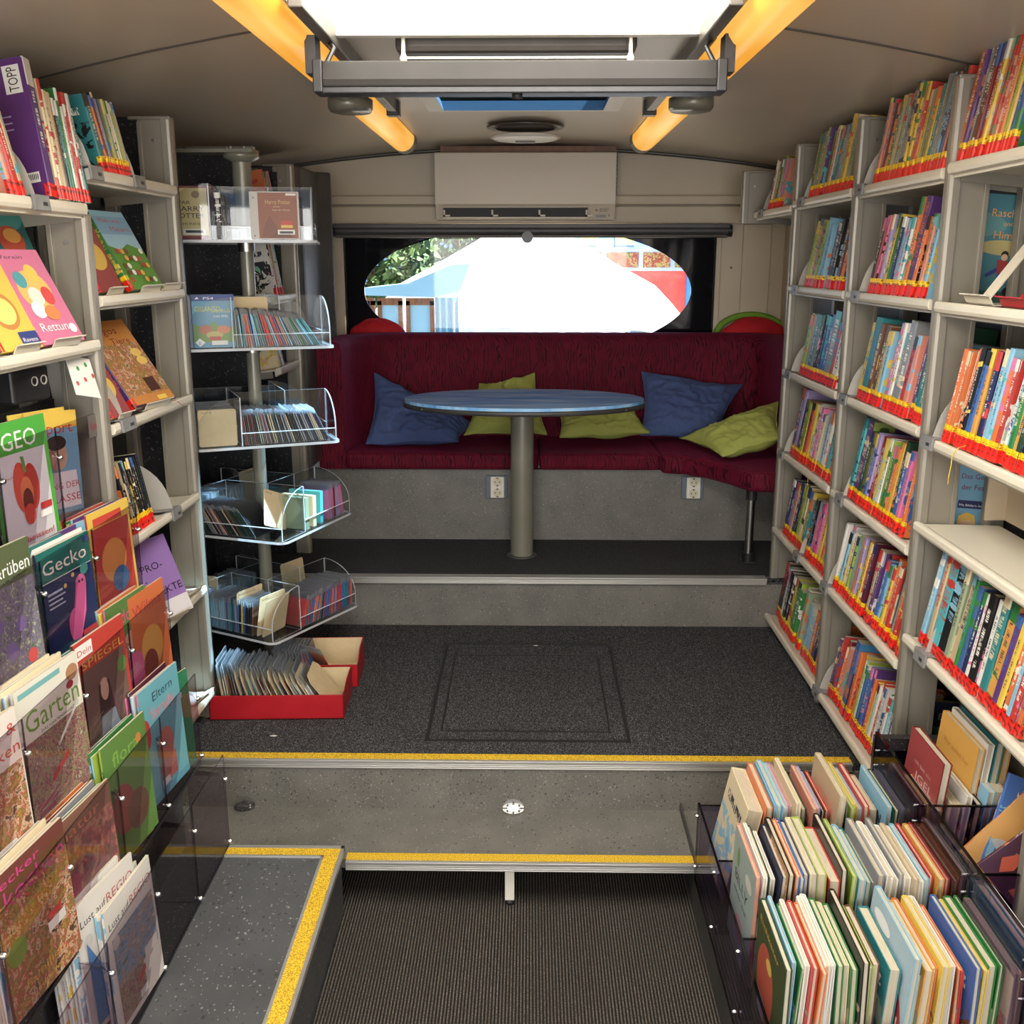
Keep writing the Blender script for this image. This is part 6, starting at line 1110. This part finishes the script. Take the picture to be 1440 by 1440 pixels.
# ================================================================ picture book bins, lower right
bn = thing('picture_book_trough', 'violet acrylic trough of picture books at lower right', 'book trough', (.65, 2.0, 0), world=True)
m = MB(); m.box(.478, Y0 + 1.7, 0, 1.26, 2.50, .175); m.build('base', 'dark_grey', bn)
m = MB(); m.prism([(.9, .175), (2.455, .175), (2.455, .405), (.9, .405)], .006, frame((.450, 0, 0), (0, 1, 0), (0, 0, 1)), 0, me=1); sd = m.build('side_panel', ['violet_acrylic', 'violet_edge'], bn)
m = MB(); m.box(.476, .9, .0, .482, 2.46, .18); m.build('kick_plate', 'dark_grey', bn)
for y in (2.447, 2.19, 1.90, 1.62):
    m = MB(); m.box(.458, y - .003, .20, .872, y + .003, .40, 0); m.box(.458, y - .003, .40, .872, y + .003, .402, 1); m.build('divider', ['violet_acrylic', 'violet_edge'], bn)
    for z in (.37, .22): m = MB(); m.path([(.4435, y, z), (.4475, y, z), (.452, y, z)], [.003, .005, .005], 10); m.build('screw', 'chrome', bn)
b2 = thing('board_book_trough', 'violet acrylic trough of board books at right edge under the shelf', 'book trough', (1.05, 2.0, .2), world=True)
m = MB(); m.prism([(.9, .34), (2.40, .34), (2.40, .64), (.9, .64)], .008, frame((.880, 0, 0), (0, 1, 0), (0, 0, 1)), 0, me=1); m.build('side_panel', ['violet_acrylic', 'violet_edge'], b2)
m = MB(); m.box(.888, .9, .175, 1.25, 2.40, .345); m.box(.885, 2.40, .30, 1.25, 2.425, .62); m.build('base', 'black_speckled', b2)
for y in (2.395, 2.13, 1.86, 1.60):
    m = MB(); m.box(.888, y - .003, .345, 1.25, y + .003, .585, 0); m.box(.888, y - .003, .585, 1.25, y + .003, .588, 1); m.build('divider', ['violet_acrylic', 'violet_edge'], b2)
    for z in (.60, .56, .52): m = MB(); m.path([(.8745, y - .02, z), (.881, y - .02, z)], .003, 8); m.build('screw', 'chrome', b2)
BIL = [('r', 0, 0, 1, 1, (160, 180, 175)), ('t', 'BILLY', .15, .58, .13, (25, 25, 25), .6), ('t', 'und der Wolf', .15, .48, .06, (25, 25, 25), .6), ('e', .25, .80, .06, .09, (120, 160, 80)), ('e', .5, .26, .2, .1, (220, 140, 160)), ('e', .75, .8, .15, .06, (215, 215, 200))]
RIE = [('r', 0, 0, 1, 1, (165, 195, 210)), ('r', 0, 0, 1, .3, (70, 100, 90)), ('e', .5, .42, .46, .34, (165, 30, 45)), ('t', 'VON', .30, .58, .07, (240, 200, 200), .25), ('t', 'RIESEN', .12, .40, .17, (245, 220, 220), .76), ('t', 'im Wald', .25, .30, .06, (240, 200, 200), .4), ('e', .3, .88, .2, .05, (235, 235, 235))]
NAV = [('r', 0, 0, 1, 1, (35, 38, 60)), ('t', 'Geheimnisse', .3, .5, .07, (225, 225, 230), .6), ('e', .2, .7, .04, .02, (225, 225, 230))]
FOR = [('r', 0, 0, 1, 1, (40, 34, 30)), ('m', .3, .1, 1, 1, 'food_print')]
GRN = [('r', 0, 0, 1, 1, (70, 82, 40)), ('e', .4, .5, .3, .3, (190, 80, 50)), ('e', .5, .7, .1, .05, (230, 190, 70)), ('t', 'Eichkater', .1, .88, .07, (230, 190, 70), .7), ('r', .2, .2, .45, .35, (200, 200, 210))]
FLO = [('m', 0, 0, 1, 1, 'flower_print')]
PB = {
 1: ('cr:34:.26 cr:16:.22 be:16:.21 or:14:.28 lb:8:.28 lb:12:.285 lb:10:.28 gy:9:.25 pi:8:.27 be:8:.26 cr:10:.30 gy:10:.26 dg:12:.25 sa:9:.27 la:9:.26 bk:8:.25 re:8:.245 be:15:.32 br:8:.25 gy:10:.27 te:8:.26 lg:9:.27 ye:8:.27 ye:8:.26 lb:9:.25 re:12:.27 te:9:.24 be:16:.22 lb:10:.265 dg:10:.26 gy:9:.27 bk:10:.27', 2.20, .462, .42, {}),
 2: ('sa:8:.27 wh:8:.27 dg:12:.25 wh:9:.24 nb:14:.27 bk:12:.29 or:10:.285 bl:10:.28 bl:9:.28 nb:12:.27 cr:16:.28 lg:18:.285 re:22:.26 bk:12:.30 lg:9:.28 lb:13:.27 te:12:.26 be:10:.24 gy:14:.28 wh:13:.28 wh:13:.27 wh:10:.26 gy:10:.28 wh:13:.27 be:10:.28 wh:9:.27 lb:10:.275 re:9:.27 am:12:.275 re:10:.275 dr:9:.27 ol:14:.30', 1.915, .462, .43, {0: BIL, 4: NAV, 5: FOR, 11: FLO}),
 3: ('dg:12:.27 lb:8:.265 gr:8:.25 wh:9:.26 re:10:.27 or:10:.265 wh:16:.27 wh:12:.27 lb:10:.25 gr:12:.26 cr:12:.25 gr:12:.25 bk:12:.29 lg:12:.24 br:14:.235 te:22:.24 lb:12:.31 lg:12:.25 am:16:.275 or:13:.265 ye:14:.285 te:9:.27 wh:14:.27 pu:11:.25 or:9:.245 re:6:.24 bl:11:.285 ye:9:.27 gr:16:.28 gr:9:.28 cr:14:.285 te:18:.33 wh:16:.325', 1.645, .462, .455, {0: GRN, 16: RIE})}
RWN = {1: 'back row of the lower trough', 2: 'middle row of the lower trough', 3: 'front row of the lower trough'}
for r_, (spec, ys_, x0, span, faces) in PB.items():
    T = [(q.split(':')[0], int(q.split(':')[1]) / 1000, float(q.split(':')[2])) for q in spec.split()]; f = span / sum(t + .001 for _, t, _ in T); T = [(c, t * f, h) for c, t, h in T]; rr = random.Random(90 + r_)
    L = labels_for([(c, t) for c, t, _ in T], RWN[r_], 'picture book'); x = x0
    for i, (c, t, h) in enumerate(T):
        ln = -1.5 - 2 * math.sin(i * .45) + rr.uniform(-.8, .8) - (9 - 3 * i if r_ == 1 and i < 3 else 0); a = rr.choice(['cr', 'lb', 'br', 'sa', 'sg', 'be', 'bl'])
        w = min(.235, h * .82) * rr.uniform(.94, 1); zz = .268 - (h - .27) * .3 - .012 * (r_ == 3)
        # spine away from the viewer, front cover towards the aisle, cover boards tinted inside
        book(L[i], w, max(.004, t), h, c, a, (x + t / 2 + .012, ys_ + .235 - rr.uniform(0, .025), zz), (R(ln), 0, R(-90)), 'picture books, ' + RWN[r_], mark=None, items=faces.get(i), name='picture_book', cat='picture book'); x += t + .001 * f
# board books in the upper trough
ACH = [('r', 0, 0, 1, 1, (165, 60, 60)), ('t', 'ich bin ein', .25, .70, .06, (220, 170, 160), .5), ('t', 'IGEL', .35, .55, .13, (225, 190, 180), .5)]
DAS = [('r', 0, 0, 1, 1, (225, 205, 110)), ('r', 0, .8, .35, .95, (220, 130, 60)), ('t', 'Dass auf', .2, .55, .12, (150, 30, 40), .65)]
EIC = [('r', 0, 0, 1, 1, (110, 90, 70)), ('t', 'Eichhörnchen', .1, .75, .11, (190, 80, 70), .8), ('e', .45, .42, .22, .2, (140, 50, 45)), ('e', .6, .55, .12, .1, (150, 60, 50))]
YLB = [('r', 0, 0, 1, 1, (225, 165, 55)), ('t', 'Wer wohnt hier', .15, .75, .08, (190, 110, 30), .7)]
GRY = [('r', 0, 0, 1, 1, (150, 140, 120)), ('t', 'Kleine Tiere', .1, .78, .05, (80, 70, 60), .6), ('t', 'entdecken', .2, .6, .06, (160, 50, 60), .5), ('e', .8, .4, .2, .25, (120, 110, 150))]
YY = 2.16
for l, w, t, h, c, a, x, y, z, it in (
    ('red board book with white capitals in the upper trough', .20, .020, .235, 'dr', 'be', .945, YY, .44, ACH), ('yellow board book with red title, front left in upper trough', .17, .026, .20, 'ye', 'or', .925, 2.14, .37, DAS),
    ('cream board book right of the yellow one, upper trough', .18, .022, .20, 'cr', 'wh', .972, 2.15, .38, None), ('white board book beside the black dotted one', .18, .014, .22, 'wh', 'pi', 1.0, 2.15, .38, None), ('black board book with yellow dot, upper trough', .18, .016, .215, 'bk', 'ye', 1.02, 2.145, .37, None),
    ('pale board book with light blue stripe, upper trough', .19, .016, .235, 'lb', 'cr', 1.045, 2.145, .38, None), ('thick beige board book in the middle of the upper trough', .19, .028, .235, 'be', 'cr', 1.068, 2.145, .38, None),
    ('yellow board book with orange title, back of the upper trough', .21, .016, .26, 'am', 'or', 1.03, 2.19, .44, YLB), ('white board book behind the yellow one, upper trough', .21, .016, .27, 'wh', 're', 1.05, 2.19, .44, None), ('teal edged board book in the upper trough', .21, .018, .275, 'te', 'ye', 1.072, 2.19, .44, None), ('tan board book with yellow cover, upper trough', .21, .014, .275, 'am', 'be', 1.092, 2.19, .44, None),
    ('green board book with white lettering at right, upper trough', .17, .030, .19, 'dg', 'wh', 1.125, 2.14, .39, None), ('grey board book with small animals, upper trough', .21, .022, .27, 'gy', 'la', 1.155, 2.17, .42, GRY), ('black backed board book behind the grey one, upper trough', .22, .016, .29, 'bk', 'gy', 1.182, 2.19, .43, None), ('dark red board book at the far right, upper trough', .21, .014, .29, 'dr', 'bk', 1.205, 2.19, .43, None)):
    book(l, w, t, h, c, a, (x, y + w, z), (R(-5), 0, R(-90)), 'board books in the upper trough', mark=None, items=it, name='board_book', cat='board book', pages='page_block')
book('brown board book with red squirrel behind the violet panel', .2, .012, .22, 'br', 'sa', (.90, 2.12 + .235, .36), (R(-3), 0, R(-90)), None, mark=None, items=EIC, name='board_book', cat='board book')
AUF = [('r', 0, 0, 1, 1, (225, 165, 75)), ('t', 'Aufm', .35, .68, .13, (170, 60, 50), .5), ('t', 'Mond', .5, .55, .10, (170, 60, 50), .36), ('e', .35, .30, .22, .12, (190, 195, 200)), ('e', .55, .45, .10, .07, (215, 210, 205))]
COM2 = [('r', 0, 0, 1, 1, (84, 42, 66)), ('e', .42, .80, .13, .12, (240, 235, 225)), ('e', .48, .82, .11, .10, (84, 42, 66)), ('t', 'C', .60, .62, .26, (235, 160, 60), .26), ('t', 'comme sur', .20, .50, .09, (235, 225, 225), .5), ('t', 'des roulettes', .20, .40, .09, (235, 225, 225), .62), ('t', 'Sophie', .1, .30, .03, (200, 190, 200), .16),
        ('p', [(.30, .06), (.52, .04), (.62, .16), (.56, .28), (.60, .36), (.52, .31), (.44, .34), (.45, .26), (.34, .18)], (215, 90, 55)), ('e', .46, .12, .09, .06, (240, 235, 225)), ('e', .51, .24, .012, .01, (20, 20, 20)), ('p', [(.06, .2), (.16, .42), (.2, .2), (.14, .1)], (215, 90, 55)), ('e', .2, .6, .012, .01, (235, 230, 230)), ('e', .12, .7, .01, .008, (235, 230, 230)), ('e', .75, .35, .01, .008, (235, 230, 230))]
def tilted(label, w, h, t, c, a, M, items): o = book(label, w, t, h, c, a, (0, 0, 0), (0, 0, 0), None, mark=None, items=items, name='board_book', cat='board book'); o.matrix_world = M; return o
tilted('orange board book with grey animal tilted behind the purple fox book', .19, .22, .016, 'am', 'or', Matrix.Translation((.985, 2.10, .490)) @ Matrix.Rotation(R(-12), 4, 'Z') @ Matrix.Rotation(R(-20), 4, 'X') @ Matrix.Rotation(R(42), 4, 'Y'), AUF)
tilted('purple board book with orange fox tilted in the upper trough', .25, .25, .018, 'ma', 'or', Matrix.Translation((.985, 2.01, .515)) @ Matrix.Rotation(R(-14), 4, 'Z') @ Matrix.Rotation(R(-18), 4, 'X') @ Matrix.Rotation(R(47), 4, 'Y'), COM2)
tilted('blue board book peeking out behind the purple fox book', .2, .22, .014, 'bl', 'lb', Matrix.Translation((1.02, 2.075, .47)) @ Matrix.Rotation(R(-4), 4, 'Z') @ Matrix.Rotation(R(-24), 4, 'X') @ Matrix.Rotation(R(20), 4, 'Y'), None)
tilted('purple board book behind the near divider of upper trough', .22, .22, .016, 'pu', 'ma', Matrix.Translation((.99, 1.76, .36)) @ Matrix.Rotation(R(-6), 4, 'Z') @ Matrix.Rotation(R(-16), 4, 'X') @ Matrix.Rotation(R(8), 4, 'Y'), None)
TXT.clear()
